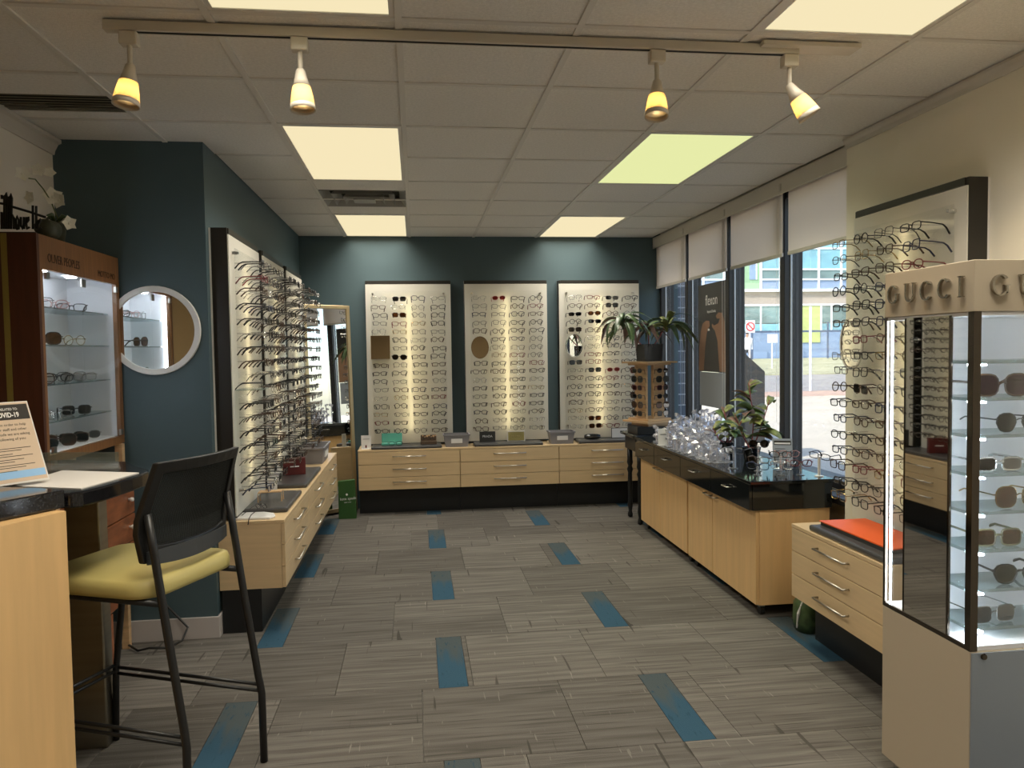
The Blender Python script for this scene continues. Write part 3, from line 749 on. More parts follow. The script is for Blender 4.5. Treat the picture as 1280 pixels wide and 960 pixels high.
def fill(pname, loc, rz, pphrase, skip, sun, group, cols=range(4), parts=True, seed=1, r=.0019, order=1):
    rs = random.Random(seed); cz_, sz_ = math.cos(rz), math.sin(rz)
    for c in cols:
        for q in range(17):
            if (q, c) in skip: continue
            dx = COLX[c] + rs.uniform(-.006, .006); dy = -.158 + rs.uniform(-.006, .006)
            p = (loc[0]+dx*cz_-dy*sz_, loc[1]+dx*sz_+dy*cz_, ROWZ[q]+rs.uniform(-.004, .004))
            rot = (rs.uniform(-.10, .06), rs.uniform(-.04, .04), rz+rs.uniform(-.10, .10))
            rowp = f'{ORD[q]} row' if q in (0, 16) else f'{ORD[q]} row down'
            colp = COLN[c] if order == 1 else COLN[3-c]
            if (q, c) in sun:
                sh, rim, ln = sun[(q, c)]
                glasses('sunglasses', sh, rim, ln, p, rot, f'{RIMN[rim]} {sh} sunglasses, {rowp}, {colp} column, {pphrase}', 'sunglasses on the lit panels', parts, .0024)
            else:
                sh, rim = rnd_style(rs)
                glasses('eyeglasses', sh, rim, 'lens_clear', p, rot, f'{RIMN[rim]} {sh} eyeglasses, {rowp}, {colp} column, {pphrase}', group, parts, r if rim in ('black', 'brown', 'navy', 'red') else r*.7)
YPB = 7.356
# back wall
B = [(-.058, 'left back panel'), (.872, 'middle back panel'), (1.788, 'right back panel')]
skA = {(5, 0), (6, 0), (7, 0)}
skB = {(6, 0), (7, 0), (5, 0)}; skC = {(5, 0), (6, 0), (7, 0)}
SUNA = {(0, 1): ('square', 'black', 'lens_dark'), (2, 1): ('square', 'brown', 'lens_brown'), (7, 1): ('aviator', 'gunmetal', 'lens_dark')}
SUNB = {(0, 1): ('oval', 'pink', 'lens_red')}
SUNC = {(0, 2): ('rectangular', 'black', 'lens_dark'), (1, 2): ('square', 'brown', 'lens_grey'), (2, 0): ('rectangular', 'black', 'lens_dark'), (2, 1): ('oval', 'brown', 'lens_brown'), (3, 1): ('rectangular', 'black', 'lens_dark'),
        (4, 0): ('square', 'brown', 'lens_dark'), (8, 0): ('square', 'black', 'lens_grey'), (9, 1): ('square', 'black', 'lens_grey'), (9, 2): ('oval', 'pink', 'lens_red'), (15, 1): ('square', 'brown', 'lens_brown'), (16, 1): ('square', 'brown', 'lens_brown')}
lab = ['left of three lit eyewear panels on the teal back wall', 'middle of three lit eyewear panels on the teal back wall', 'right back wall eyewear panel, partly behind the hanging plant']
for i, ((bx, ph), sk, su) in enumerate(zip(B, (skA, skB, skC), (SUNA, SUNB, SUNC))):
    panel((bx, YPB), 0, lab[i], sk)
    fill('b', (bx, YPB), 0, ph, sk, su, 'eyeglasses on the back wall panels', parts=False, seed=10+i, r=.0026)
# mirrors on the back panels
mx = B[0][0]+COLX[0]
t = thing('panel_mirror', 'small rectangular mirror on the left back panel', 'mirror', (mx, YPB-.05, ROWZ[7]-.01))
MB().box(mx-.088, mx+.088, YPB-.062, YPB-.050, ROWZ[7]-.02, ROWZ[5]+.045).build('glass_face', 'mirror', t)
MB().tube([(mx, YPB-.05, ROWZ[6]), (mx, YPB-.006, ROWZ[6])], .012, 8).build('bracket', 'chrome', t)
def oval_mirror(x, y, z, rx, rz_, rot, label):
    t = thing('panel_mirror', label, 'mirror', (x, y, z), None, rot)
    if not rot: OFF[t.name] = Vector((0, 0, 0))
    n = 24; o = [((rx+.008)*math.cos(2*PI*k/n), -.006, (rz_+.008)*math.sin(2*PI*k/n)) for k in range(n)]; i2 = [(rx*math.cos(2*PI*k/n), -.006, rz_*math.sin(2*PI*k/n)) for k in range(n)]
    MB().ring(o, i2, (0, .012, 0)).build('rim', 'chrome', t, local=True)
    MB().extr([(p[0]*.999, -.002, p[2]*.999) for p in i2], (0, .005, 0)).build('glass_face', 'mirror', t, local=True)
    MB().tube([(0, .003, 0), (0, .11, 0)], .008, 8).build('bracket', 'chrome', t, local=True)
oval_mirror(B[1][0]+COLX[0]+.0, YPB-.125, ROWZ[6]-.002, .076, .098, .0, 'oval chrome-rimmed mirror on the middle back panel')
oval_mirror(B[2][0]+COLX[0]-.01, YPB-.125, ROWZ[6]+.005, .076, .104, .12, 'oval chrome-rimmed mirror on the right back panel, reflecting leaves')
# left wall: three panels facing +X
XPL = XJ+.0945
LY = [4.635, 5.555, 6.475]
ll = ['nearest lit eyewear panel on the left teal wall', 'middle lit eyewear panel on the left teal wall', 'farthest lit eyewear panel on the left teal wall, by the leaning mirror']
for i in range(3): panel((XPL, LY[i]), PI/2, ll[i], {(8, 0), (9, 0)} if i == 0 else ())
fill('l', (XPL, LY[0]), PI/2, 'nearest left-wall panel', {(8, 0), (9, 0)}, {}, 'eyeglasses on the nearest left wall panel', cols=(0, 1), parts=True, seed=21, r=.0026)
# the rest of the left wall's eyewear, beyond three hundred of a kind
mb = MB(); rs = random.Random(5)
for i in range(3):
    for c in range(4):
        if i == 0 and c < 2: continue
        for q in range(17):
            if rs.random() < .04: continue
            sh = rs.choice(SHAPES); g = gmesh(sh, 'black', 'lens_clear', .0025); fr, tm_ = g['raw']
            mb.mi = rs.choice([0, 0, 0, 0, 1, 1, 2, 3])
            M = Matrix.Translation((XPL+.158+rs.uniform(-.006, .006), LY[i]+COLX[c]+rs.uniform(-.006, .006), ROWZ[q]+rs.uniform(-.004, .004))) @ Matrix.Rotation(PI/2+rs.uniform(-.1, .1), 4, 'Z') @ Matrix.Rotation(rs.uniform(-.1, .06), 4, 'X')
            for a in (fr, tm_[-1], tm_[1]): mb.add([tuple(M @ Vector(p)) for p in a.v], a.f)
o = mb.build('eyeglasses_rows', ['rim_black', 'rim_brown', 'rim_gunmetal', 'rim_silver'])
tag(o, 'dense rows of eyeglasses filling the farther panels of the left teal wall', 'eyeglasses', kind='stuff')
# clear shelf on the nearest left panel
zs_ = ROWZ[9]+.01
t = tag(MB().box(XPL+.006, XPL+.15, LY[0]-.36, LY[0]-.17, zs_-.006, zs_).build('acrylic_shelf', 'shelf_glass'), 'small clear shelf on the nearest left wall panel', 'shelf')
glasses('eyeglasses', 'round', 'black', 'lens_clear', (XPL+.13, LY[0]-.27, zs_+.024), (0, 0, PI/2+.2), 'black round eyeglasses lying on the small clear wall shelf', None)
# right wall panel facing -X
XPR = XR-.0945
RYc = 3.243
sk = {(5, 0), (6, 0), (7, 0)}
panel((XPR, RYc), -PI/2, 'lit eyewear panel on the cream right wall behind the tall cabinet', {(6, 0)})
SUNR = {(9, 1): ('square', 'brown', 'lens_dark')}
fill('r', (XPR, RYc), -PI/2, 'right-wall panel', {(6, 0)}, SUNR, 'eyeglasses on the right wall panel', parts=True, seed=31, r=.0025)
oval_mirror(XPR-.075, RYc+.30, ROWZ[6]-.02, .058, .122, -PI/2+.35, 'oval chrome-rimmed mirror on the right wall panel')

# ================================================================ DRAWER CABINETS
CT, CB = .605, .235
def handle(mb, x0, x1, y, z, r=.005): return mb.tube([(x0, y, z), (x0, y-.028, z), (x1, y-.028, z), (x1, y, z)], r, 8)
def drawer_unit(loc, rz, w, d, label, group, hl=.30, step=True):
    t = thing('drawer_cabinet', label, 'cabinet', (loc[0], loc[1], 0), group, rz); OFF[t.name] = Vector((0, 0, 0))
    h = w/2
    MB().box(-h, h, .02, d, CB, CT-.018).build('carcass', 'maple', t, local=True)
    MB().box(-h-.001, h+.001, .0, d, CT-.018, CT).build('top', 'maple', t, local=True, bevel=.002)
    dz = (CT-.018-CB)/3
    for k in range(3):
        z0 = CB+k*dz; dr = MB().box(-h+.002, h-.002, 0, .019, z0+.0015, z0+dz-.0025).build('drawer', 'maple', t, local=True, bevel=.0015)
        handle(MB(), -hl/2, hl/2, 0, z0+dz*.62).build('handle', 'steel', dr, smooth=True, local=True)
    MB().box(-h, h, .13, d-.01, 0, CB).build('plinth', 'black_laminate', t, local=True)
    return t
for i, (x, l) in enumerate(((-.075, 'left drawer cabinet along the back wall, under the first panel'), (.857, 'middle drawer cabinet along the back wall'), (1.789, 'right back wall drawer cabinet, beside the black counter'))):
    drawer_unit((x, 7.08), 0, .93, .365, l, 'maple drawer cabinets')
for i, l in enumerate(('nearest drawer cabinet on the left wall, behind the bar stool', 'middle drawer cabinet on the left wall', 'farthest drawer cabinet on the left wall, holding the grey bin')):
    drawer_unit((-.72, 4.685+.922*i), PI/2, .918, .346, l, 'maple drawer cabinets')
drawer_unit((1.875, 3.26), -PI/2, .78, .42, 'drawer cabinet on the right wall under the orange folder', 'maple drawer cabinets', .26)

# ================================================================ LEFT: TALL DISPLAY CASE
X1, X0 = -1.50, -1.755; Y0, Y1 = 3.31, 4.165; Z0, Z1 = 1.055, 2.0
ca = thing('display_case', 'walnut display case with lit white interior and glass doors', 'display case', ((X0+X1)/2, (Y0+Y1)/2, Z0))
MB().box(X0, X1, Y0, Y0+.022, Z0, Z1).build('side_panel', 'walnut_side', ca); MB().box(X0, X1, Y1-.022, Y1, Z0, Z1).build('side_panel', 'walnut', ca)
MB().box(-1.632, -1.610, Y0-.003, Y0, Z0, Z1-.002).build('edge_strip', 'olive_strip', ca)
MB().box(X0, X1, Y0+.022, Y1-.022, Z0, Z0+.022).build('bottom_board', 'walnut', ca); MB().box(X0, X1, Y0+.022, Y1-.022, Z1-.022, Z1).build('top_board', 'walnut', ca)
MB().box(X1-.02, X1, Y0+.022, Y1-.022, 1.862, Z1-.022).box(X1-.02, X1, Y0+.022, Y0+.045, Z0+.022, 1.862).box(X1-.02, X1, Y1-.04, Y1-.022, Z0+.022, 1.862).box(X1-.02, X1, Y0+.045, Y1-.04, Z0+.022, Z0+.04).build('face_frame', 'walnut', ca)
MB().box(X0+.008, X0+.016, Y0+.023, Y1-.023, Z0+.023, Z1-.023).box(X0+.016, X1-.021, Y1-.030, Y1-.023, Z0+.023, 1.90).box(X0+.016, X1-.021, Y0+.023, Y0+.030, Z0+.023, 1.90).box(X0+.016, X1-.021, Y0+.030, Y1-.030, 1.885, 1.90).box(X0+.016, X1-.021, Y0+.03, Y1-.03, Z0+.023, Z0+.042).build('lining', 'case_white', ca)
for k, yy in enumerate((3.45, 3.6, 3.9)): MB().lathe([(.022, 0), (.026, .004), (.026, .009)], 14, (-1.62, yy, 1.875)).build('downlight', 'led_white', ca)
MB().box(X1-.040, X1-.030, Y0+.034, Y0+.040, Z0+.06, 1.85).build('light_strip', 'led_white', ca)
ymid = 3.705
SH = [1.225, 1.385, 1.555, 1.715]
for s in SH: MB().box(X0+.02, X1-.045, Y0+.035, Y1-.035, s-.006, s).build('shelf', 'shelf_glass', ca)
for a, b in ((Y0+.047, ymid-.002), (ymid+.002, Y1-.042)):
    d_ = MB().box(X1+.001, X1+.007, a, b, Z0+.044, 1.858).build('door', 'glass', ca)
    for zz in (1.835, Z0+.06):
        yy = a+.018 if a < ymid-.1 else b-.018
        MB().box(X1+.0005, X1+.012, yy-.014, yy+.014, zz-.014, zz+.014).build('hinge', 'gunmetal' if False else 'steel', d_)
MB().box(X1+.0075, X1+.016, ymid-.022, ymid+.022, 1.815, 1.85).build('latch', 'steel', ca)
text('lettering', 'OLIVER PEOPLES', .052, 'engrave', ca, (X1+.0006, 3.40, 1.895), (0, 1, 0), (0, 0, 1), xs=.80)
text('lettering', 'MOTTO MO', .042, 'engrave', ca, (X1+.0006, 3.905, 1.885), (0, 1, 0), (0, 0, 1), xs=.9)
for yy in (Y0+.06, Y1-.06):
    MB().box(-1.52, -1.485, yy-.02, yy+.015, 0, Z0).build('leg', 'spinner_wood', ca); MB().box(X0, X0+.035, yy-.02, yy+.015, 0, Z0).build('leg', 'spinner_wood', ca)
def case_g(kind, shape, rim, lens, y, shelf, yaw, label, dx=-.105, fold=False):
    h = .017 if shape in ('rectangular',) else (.026 if shape in ('oversized', 'aviator') else .0215)
    glasses(kind, shape, rim, lens, (X1+dx, y+.10, shelf+h+.002), (0, 0, .62+yaw*.5), label, 'eyewear inside the walnut case', r=.0025 if rim in ('black', 'brown') else .0018)
case_g('eyeglasses', 'square', 'silver', 'lens_clear', 3.44, SH[3], .5, 'silver square eyeglasses on the top case shelf, left end')
case_g('eyeglasses', 'oval', 'pink', 'lens_clear', 3.58, SH[3], .1, 'pink oval eyeglasses on the top case shelf, middle')
case_g('eyeglasses', 'rectangular', 'black', 'lens_clear', 3.76, SH[3], -.3, 'black rectangular eyeglasses on the top case shelf, right end')
case_g('sunglasses', 'oversized', 'black', 'lens_brown', 3.47, SH[2], .15, 'black oversized sunglasses with brown lenses on the second case shelf')
case_g('eyeglasses', 'round', 'gold', 'lens_clear', 3.78, SH[2], .9, 'gold round eyeglasses on the second case shelf')
case_g('eyeglasses', 'round', 'brown', 'lens_clear', 3.43, SH[1], .25, 'tortoise round eyeglasses on the third case shelf, left end')
case_g('eyeglasses', 'oval', 'black', 'lens_clear', 3.60, SH[1], .05, 'black oval eyeglasses on the third case shelf, second pair')
case_g('eyeglasses', 'square', 'gunmetal', 'lens_clear', 3.735, SH[1], -.2, 'gunmetal square eyeglasses on the third case shelf, third pair')
case_g('eyeglasses', 'rectangular', 'silver', 'lens_clear', 3.87, SH[1], .6, 'silver rectangular eyeglasses on the third case shelf, right end')
case_g('eyeglasses', 'square', 'silver', 'lens_clear', 3.39, SH[0], .9, 'silver square eyeglasses at the left edge of the fourth case shelf')
case_g('eyeglasses', 'rectangular', 'clear', 'lens_clear', 3.57, SH[0], .3, 'clear rectangular eyeglasses on the fourth case shelf')
case_g('sunglasses', 'square', 'black', 'lens_dark', 3.77, SH[0], -.1, 'black square sunglasses on the fourth case shelf')
case_g('sunglasses', 'aviator', 'gunmetal', 'lens_green', 3.42, Z0+.042, .4, 'aviator sunglasses with green lenses on the case floor, left')
case_g('sunglasses', 'oversized', 'brown', 'lens_brown', 3.58, Z0+.042, .15, 'brown oversized sunglasses on the case floor')
case_g('sunglasses', 'square', 'brown', 'lens_dark', 3.73, Z0+.042, -.25, 'dark square sunglasses on the case floor, right')
case_g('sunglasses', 'oval', 'silver', 'lens_grey', 3.86, Z0+.042, 0, 'silver oval sunglasses at the case floor front', dx=-.10)
# red wood chest beneath
XC = -1.42
ch = thing('wood_chest', 'reddish wooden drawer chest under the bar counter', 'chest', (-1.58, 3.66, 0))
MB().box(-1.75, XC-.02, 3.30, 4.05, .30, .86).build('body', 'red_wood', ch)
for k in range(4):
    z0 = .31+k*.136; d_ = MB().box(XC-.019, XC, 3.305, 4.045, z0, z0+.130).build('drawer', 'red_wood', ch, bevel=.003)
    kn = MB().lathe([(.007, 0), (.006, .008), (.011, .014), (.010, .022), (.004, .025)], 12); kn.v = [(XC+z, 3.965+x, z0+.075+y) for x, y, z in kn.v]; kn.build('knob', 'white_plastic', d_, smooth=True)
for xx in (-1.73, -1.46):
    for yy in (3.32, 3.70): MB().box(xx, xx+.035, yy, yy+.035, 0, .30).build('leg', 'red_wood', ch)
# round mirror on the teal return wall
rm = thing('round_mirror', 'round white-framed mirror on the dark teal wall', 'mirror', (-1.335, YJ, 1.40))
n = 48; rc = (-1.335, 1.63)
def circ(r, y): return [(rc[0]+r*math.cos(2*PI*k/n), y, rc[1]+r*math.sin(2*PI*k/n)) for k in range(n)]
MB().ring(circ(.230, YJ-.022), circ(.200, YJ-.022), (0, .0215, 0)).build('frame', 'white_plastic', rm, bevel=.003)
MB().extr(circ(.2, YJ-.013), (0, .008, 0)).build('glass_face', 'mirror', rm)
# black script letters standing on the case
sc = thing('script_sign', 'black cut-out script lettering standing on the walnut case', 'sign', (-1.6, 3.355, Z1))
def spx(cx, cy_):  # from measured letter drawing to metres on the plane y=3.355
    p = at(cx/8.0, 200+cy_/8.0, 3.322); return (p.x, 3.322, p.z)
STK = [[(-90, 690), (-60, 640), (-80, 560), (-40, 520)], [(-20, 690), (-20, 520)], [(18, 690), (16, 520)], [(18, 350), (20, 390)],
       [(40, 690), (45, 360), (62, 330), (70, 380), (62, 690)], [(85, 690), (92, 370), (108, 340), (118, 380), (110, 690)], [(110, 600), (128, 545), (140, 580), (140, 690)],
       [(165, 690), (158, 610), (172, 560), (190, 610), (186, 690), (165, 690)], [(208, 570), (208, 660), (222, 690), (238, 650), (240, 570), (240, 690)],
       [(262, 630), (285, 600), (283, 570), (268, 570), (262, 640), (272, 690), (296, 670)], [(330, 690), (328, 455)], [(362, 690), (362, 460)], [(385, 640), (404, 610), (400, 590), (388, 600), (384, 660), (396, 688), (412, 675)],
       [(-60, 420), (40, 440), (130, 470), (300, 520), (458, 575)]]
for s_ in STK:
    MB().tube([spx(*p) for p in s_], .0050, 6).build('letter_stroke', 'letter_black', sc)
zb = min(spx(0, 690)[2], Z1+.002)
MB().box(-1.72, -1.505, 3.315, 3.330, Z1, Z1+.004).build('base_bar', 'letter_black', sc)
# orchid
oc = Vector((-1.56, 3.62, Z1))
orc = thing('orchid_plant', 'white orchid in an olive pot on the walnut case', 'plant', oc)
MB().lathe([(.034, 0), (.045, .075), (.049, .078), (.049, .088), (.044, .088), (.040, .07)], 18, oc).build('pot', 'pot_olive', orc, smooth=True)
def world(px, py, Y): return at(px, py, Y)
st = [world(78, 286, 3.62), world(70, 268, 3.62), world(64, 252, 3.60), world(54, 236, 3.57), world(44, 224, 3.54), world(36, 223, 3.50)]
MB().tube(st, .0028, 6).build('stem', 'stem_green', orc)
def petal_mesh():
    mb = MB()
    for k in range(5):
        a = 2*PI*k/5+PI/2; w_ = .015 if k % 2 else .018; L_ = .034
        d = Vector((math.cos(a), 0, math.sin(a))); s_ = Vector((-math.sin(a), 0, math.cos(a)))
        vs = [Vector((0, 0, 0)), d*L_*.45+s_*w_+Vector((0, -.004, 0)), d*L_+Vector((0, -.010, 0)), d*L_*.45-s_*w_+Vector((0, -.004, 0))]
        mb.extr(vs, (0, .0015, 0))
    mb.lathe([(.006, -.006), (.004, .004)], 8); return mb.mesh('flower', 'petal')
pm = petal_mesh()
for px, py, Y, rz_, s_ in ((66, 246, 3.60, .5, 1.25), (74, 250, 3.6, -.3, 1.1), (62, 216, 3.56, .2, .8), (86, 279, 3.62, .8, 1.0), (38, 247, 3.52, -.4, .9), (28, 217, 3.5, .6, 1.0), (48, 212, 3.53, .1, .9), (80, 277, 3.63, -.2, .8)):
    o = inst('flower', pm, orc, world(px, py, Y), (random.uniform(-.3, .3), random.uniform(-.4, .4), rz_)); o.scale = (s_,)*3
for k in range(3):
    a = 2.2*k+.3; mb = MB(); pts = [oc+Vector((0, 0, .085)), oc+Vector((.03*math.cos(a), .03*math.sin(a), .12)), oc+Vector((.07*math.cos(a), .07*math.sin(a), .11))]
    mb.tube(pts, [.006, .011, .003], 6).build('leaf', 'leaf_dark', orc, smooth=True)
mb = MB().lathe([(.036, 0), (.042, .08), (.038, .08), (.032, .006)], 18); mb.v = [(-1.535+x*.0-.0+(.0)+y*.0+ (x*1), 3.45+z, Z1+.043+y) for x, y, z in mb.v]
tag(mb.build('plant_pot', 'pot_olive', smooth=True), 'small olive plant pot lying on its side beside the orchid', 'pot')

# ================================================================ LEFT: BAR COUNTER
ds = thing('reception_desk', 'maple reception desk end with a polished black top', 'desk', (-1.3, 2.2, 0))
MB().prism([(-1.045, 2.42), (-1.42, 1.60), (-1.50, 1.60), (-1.50, 2.60), (-1.10, 2.45)], 0, 1.043).build('front_panel', 'maple_vertical', ds)
MB().prism([(-1.064, 2.463), (-1.38, 1.93), (-1.62, 1.60), (-1.75, 1.60), (-1.75, 2.73), (-1.30, 2.567), (-1.148, 2.508)], 1.045, 1.10).build('counter_top', 'granite', ds, bevel=.004)
bc = thing('bar_counter', 'black rounded bar counter on a steel post beside the stool', 'counter', (-1.25, 2.85, 0))
poly = [(-1.09, 2.475), (-1.053, 2.47), (-1.023, 2.49), (-.996, 2.57), (-.978, 2.663), (-.966, 2.74), (-.958, 2.81), (-.957, 2.87), (-.975, 2.93), (-1.05, 3.02), (-1.13, 3.16), (-1.40, 3.27), (-1.75, 3.27), (-1.75, 2.74), (-1.30, 2.58)]
MB().prism(poly, 1.04, 1.088).build('counter_top', 'granite', bc, bevel=.006)
MB().box(-1.325, -1.200, 3.05, 3.13, 0, 1.04).build('post', 'post_steel', bc, bevel=.006)
# paper, tray
z2 = 1.088
tag(MB().prism([(-1.30, 2.63), (-1.045, 2.53), (-.975, 2.83), (-1.28, 2.95)], z2, z2+.003).build('paper_sheet', 'paper'), 'large white paper sheet lying on the bar counter', 'paper')
tr = thing('document_tray', 'low clear grey document tray behind the paper on the counter', 'tray', (-1.25, 3.05, z2))
MB().prism([(-1.44, 2.98), (-1.28, 2.96), (-1.08, 2.955), (-1.14, 3.10), (-1.44, 3.16)], z2, z2+.004).build('base', 'acrylic', tr)
MB().prism([(-1.44, 3.155), (-1.14, 3.095), (-1.14, 3.10), (-1.44, 3.16)], z2+.004, z2+.045).build('rim', 'shelf_glass', tr)
# sign
sg = thing('notice_sign', 'leaning health notice sign with a black and white heading', 'sign', (-1.27, 2.58, 1.10))
Bp = Vector((-1.205, 2.683, 1.101)); dr = Vector((.597, .802, 0)).normalized(); nr = Vector((.802, -.597, 0)).normalized(); th = .42
uv = Vector((-nr.x*math.sin(th), -nr.y*math.sin(th), math.cos(th))); nf = dr.cross(uv)
SW, SHh = .216, .280
O_ = Bp - dr*SW
def sp_(a, b, c=0): return O_ + dr*a + uv*b + nf*c
def slab(a0, a1, b0, b1, c0, c1, name, mat, par):
    c = sp_((a0+a1)/2, (b0+b1)/2, (c0+c1)/2); return MB().obox(c, dr*(a1-a0)/2, uv*(b1-b0)/2, nf*(c1-c0)/2).build(name, mat, par)
slab(0, SW, 0, SHh, -.003, 0, 'holder', 'white_plastic', sg)
face = slab(.004, SW-.004, .006, SHh-.004, 0, .0008, 'sheet', 'paper_tan', sg)
slab(.006, SW-.006, SHh-.063, SHh-.010, .0008, .0014, 'heading_band', 'ink', sg)
slab(.006, SW-.006, .018, .042, .0008, .0014, 'wave_band', 'sky_blue', sg)
slab(.05, SW-.05, .03, .034, -.09, -.003, 'foot', 'white_plastic', sg)
def stx(b, size, body, mat, c=.0016, bold=0, align='CENTER', a=SW/2, xs=1.0): text('lettering', body, size, mat, sg, sp_(a, b, c), dr, uv, .0001, align, bold=bold, xs=xs)
stx(SHh-.030, .0115, 'NOTICE RELATED TO:', 'white_ink', a=.132, xs=.8); stx(SHh-.054, .0235, 'COVID-19', 'white_ink', bold=.0006, a=.139, xs=.74)
for k, s_ in enumerate(('Patients, in order to help', 'keep our staff and other', 'patients safe we are asking', 'the following of you:')): stx(SHh-.084-.0165*k, .0125, s_, 'ink', .0012, a=.128)
for k in range(10): slab(.02, SW-.03-.03*((k*7) % 3), .118-.0075*k-.004*(k//2), .120-.0075*k-.004*(k//2), .0008, .0011, 'text_line', 'ink', face)
# stool
sc_, sd_, sw_ = Vector((-.9725, 2.8025, 0)), Vector((-.9207, .3903, 0)), Vector((.3903, .9207, 0))
def sl(u, v, z): return sc_ + sw_*u + sd_*v + Vector((0, 0, z))
so = thing('bar_stool', 'black framed bar stool with olive yellow seat and mesh back', 'stool', sc_)
for s in (-1, 1):
    MB().tube([sl(s*.205, -.335, 0), sl(s*.203, -.335, .26), sl(s*.2, -.325, .32), sl(s*.2, -.275, .62), sl(s*.2, -.235, .88), sl(s*.2, -.215, 1.0)], .0135, 10).build('leg', 'stool_black', so, smooth=True)
    MB().tube([sl(s*.2, .325, 0), sl(s*.2, .313, .28), sl(s*.195, .262, .60), sl(s*.195, .245, .715)], .0125, 10).build('leg', 'stool_black', so, smooth=True)
    MB().tube([sl(s*.198, .245, .715), sl(s*.2, -.262, .715)], .011, 8).build('seat_rail', 'stool_black', so, smooth=True)
    for zz in (.268, .292): MB().tube([sl(s*.2, .313, zz), sl(s*.2, -.335, zz)], .0065, 8).build('foot_rail', 'stool_black', so, smooth=True)
for zz in (.278, .302): MB().tube([sl(-.2, .311, zz), sl(.2, .311, zz)], .0065, 8).build('foot_rail', 'stool_black', so, smooth=True)
def rr(u0, v0, hu, hv, r, n=6):
    pts = []
    for cx_, cy_, a0 in ((hu-r, hv-r, 0), (-hu+r, hv-r, PI/2), (-hu+r, -hv+r, PI), (hu-r, -hv+r, 1.5*PI)):
        for k in range(n+1): a = a0+PI/2*k/n; pts.append((u0+cx_+r*math.cos(a), v0+cy_+r*math.sin(a)))
    return pts
mb = MB(); lay = [(.727, .95), (.731, .99), (.742, 1.0), (.760, 1.0), (.772, .975), (.778, .92)]; ring = []
for z, k in lay: ring.append([sl(u*k, .005+(v-.005)*k, z + (.012*(abs(v-.005)/.24)**2 if z > .76 else 0)) for u, v in rr(0, .005, .232, .245, .09)])
n = len(ring[0]); fs = []
for i in range(len(ring)-1):
    for k in range(n): fs.append((i*n+k, i*n+(k+1) % n, (i+1)*n+(k+1) % n, (i+1)*n+k))
fs += [tuple(range(n-1, -1, -1)), tuple((len(ring)-1)*n+k for k in range(n))]
mb.add([p for r_ in ring for p in r_], fs).build('seat', 'seat_yellow', so, smooth=True)
def bk(u, z):  # back surface, curved round the sitter and leaning
    t_ = (z-.84)/.326; v = -.185-.075*max(0, t_-.35)*1.4 - .0*t_
    return sl(u, v-.035*(1-(u/.22)**2), z)
# outer and inner loop of the backrest frame (u half width changes with height)
def hw(z):
    if z < .96: return .205+.022*(z-.84)/.12
    return .227-.020*(z-.96)/.206
NB = 10
def loop(inset_s, zb_, zt_, nz=8, nu=9):
    L_ = []
    for i in range(nz): z = zb_+(zt_-zb_)*i/(nz-1); L_.append((hw(z)-inset_s, z))
    for i in range(1, nu-1): u = (hw(zt_)-inset_s)*(1-2*i/(nu-1)); L_.append((u, zt_))
    for i in range(nz): z = zt_-(zt_-zb_)*i/(nz-1); L_.append((-(hw(z)-inset_s), z))
    for i in range(1, nu-1): u = -(hw(zb_)-inset_s)*(1-2*i/(nu-1)); L_.append((u, zb_-.012*(1-(u/.2)**2)))
    return L_
lo_, li_ = loop(0, .84, 1.166), loop(.032, .895, 1.128)
nb = -sd_*.022
mb = MB(); mb.ring([bk(*p)-nb*.5 for p in lo_], [bk(*p)-nb*.5 for p in li_], nb); mb.build('back_frame', 'stool_black', so, bevel=.004)
# lower rail and mesh threads
lr = [(u, .878) for u in [.2-.4*i/12 for i in range(13)]]
mb = MB(); A_ = [bk(u, z)+nb*.62 for u, z in lr]; B_ = [bk(u, .836-.014*(1-(u/.2)**2))+nb*.62 for u, z in lr]
vs = A_+B_+[p+nb*.2 for p in A_]+[p+nb*.2 for p in B_]; n = 13; fs = []
for i in range(12): fs += [(i, i+1, n+i+1, n+i), (2*n+i, 3*n+i, 3*n+i+1, 2*n+i+1), (i, 2*n+i, 2*n+i+1, i+1), (n+i, n+i+1, 3*n+i+1, 3*n+i)]
mb.add(vs, fs).build('back_rail', 'back_rail', so)
mb = MB()
for i in range(64):
    f = -1+2*i/63; pts = []
    for k in range(6):
        z = .885+(1.135-.885)*k/5; pts.append(bk(f*(hw(z)-.028), z))
    mb.tube(pts, .0021, 4)
for k in range(42):
    z = .888+(1.132-.888)*k/41; mb.tube([bk((hw(z)-.028)*(-1+2*i/8), z) for i in range(9)], .0016, 4)
o = mb.build('mesh_back', 'mesh_black', so); o['kind'] = 'stuff'
# cable by the column
tag(MB().tube([(-1.50, 4.10, .02), (-1.42, 4.02, .012), (-1.36, 4.0, .03), (-1.28, 4.03, .012), (-1.22, 4.06, .035), (-1.20, 4.1, .09), (-1.27, 4.15, .14), (-1.40, 4.14, .30), (-1.42, 4.15, .42)], .006, 6).build('power_cable', 'stool_black', smooth=True), 'black power cable curling on the floor at the teal wall', 'cable')

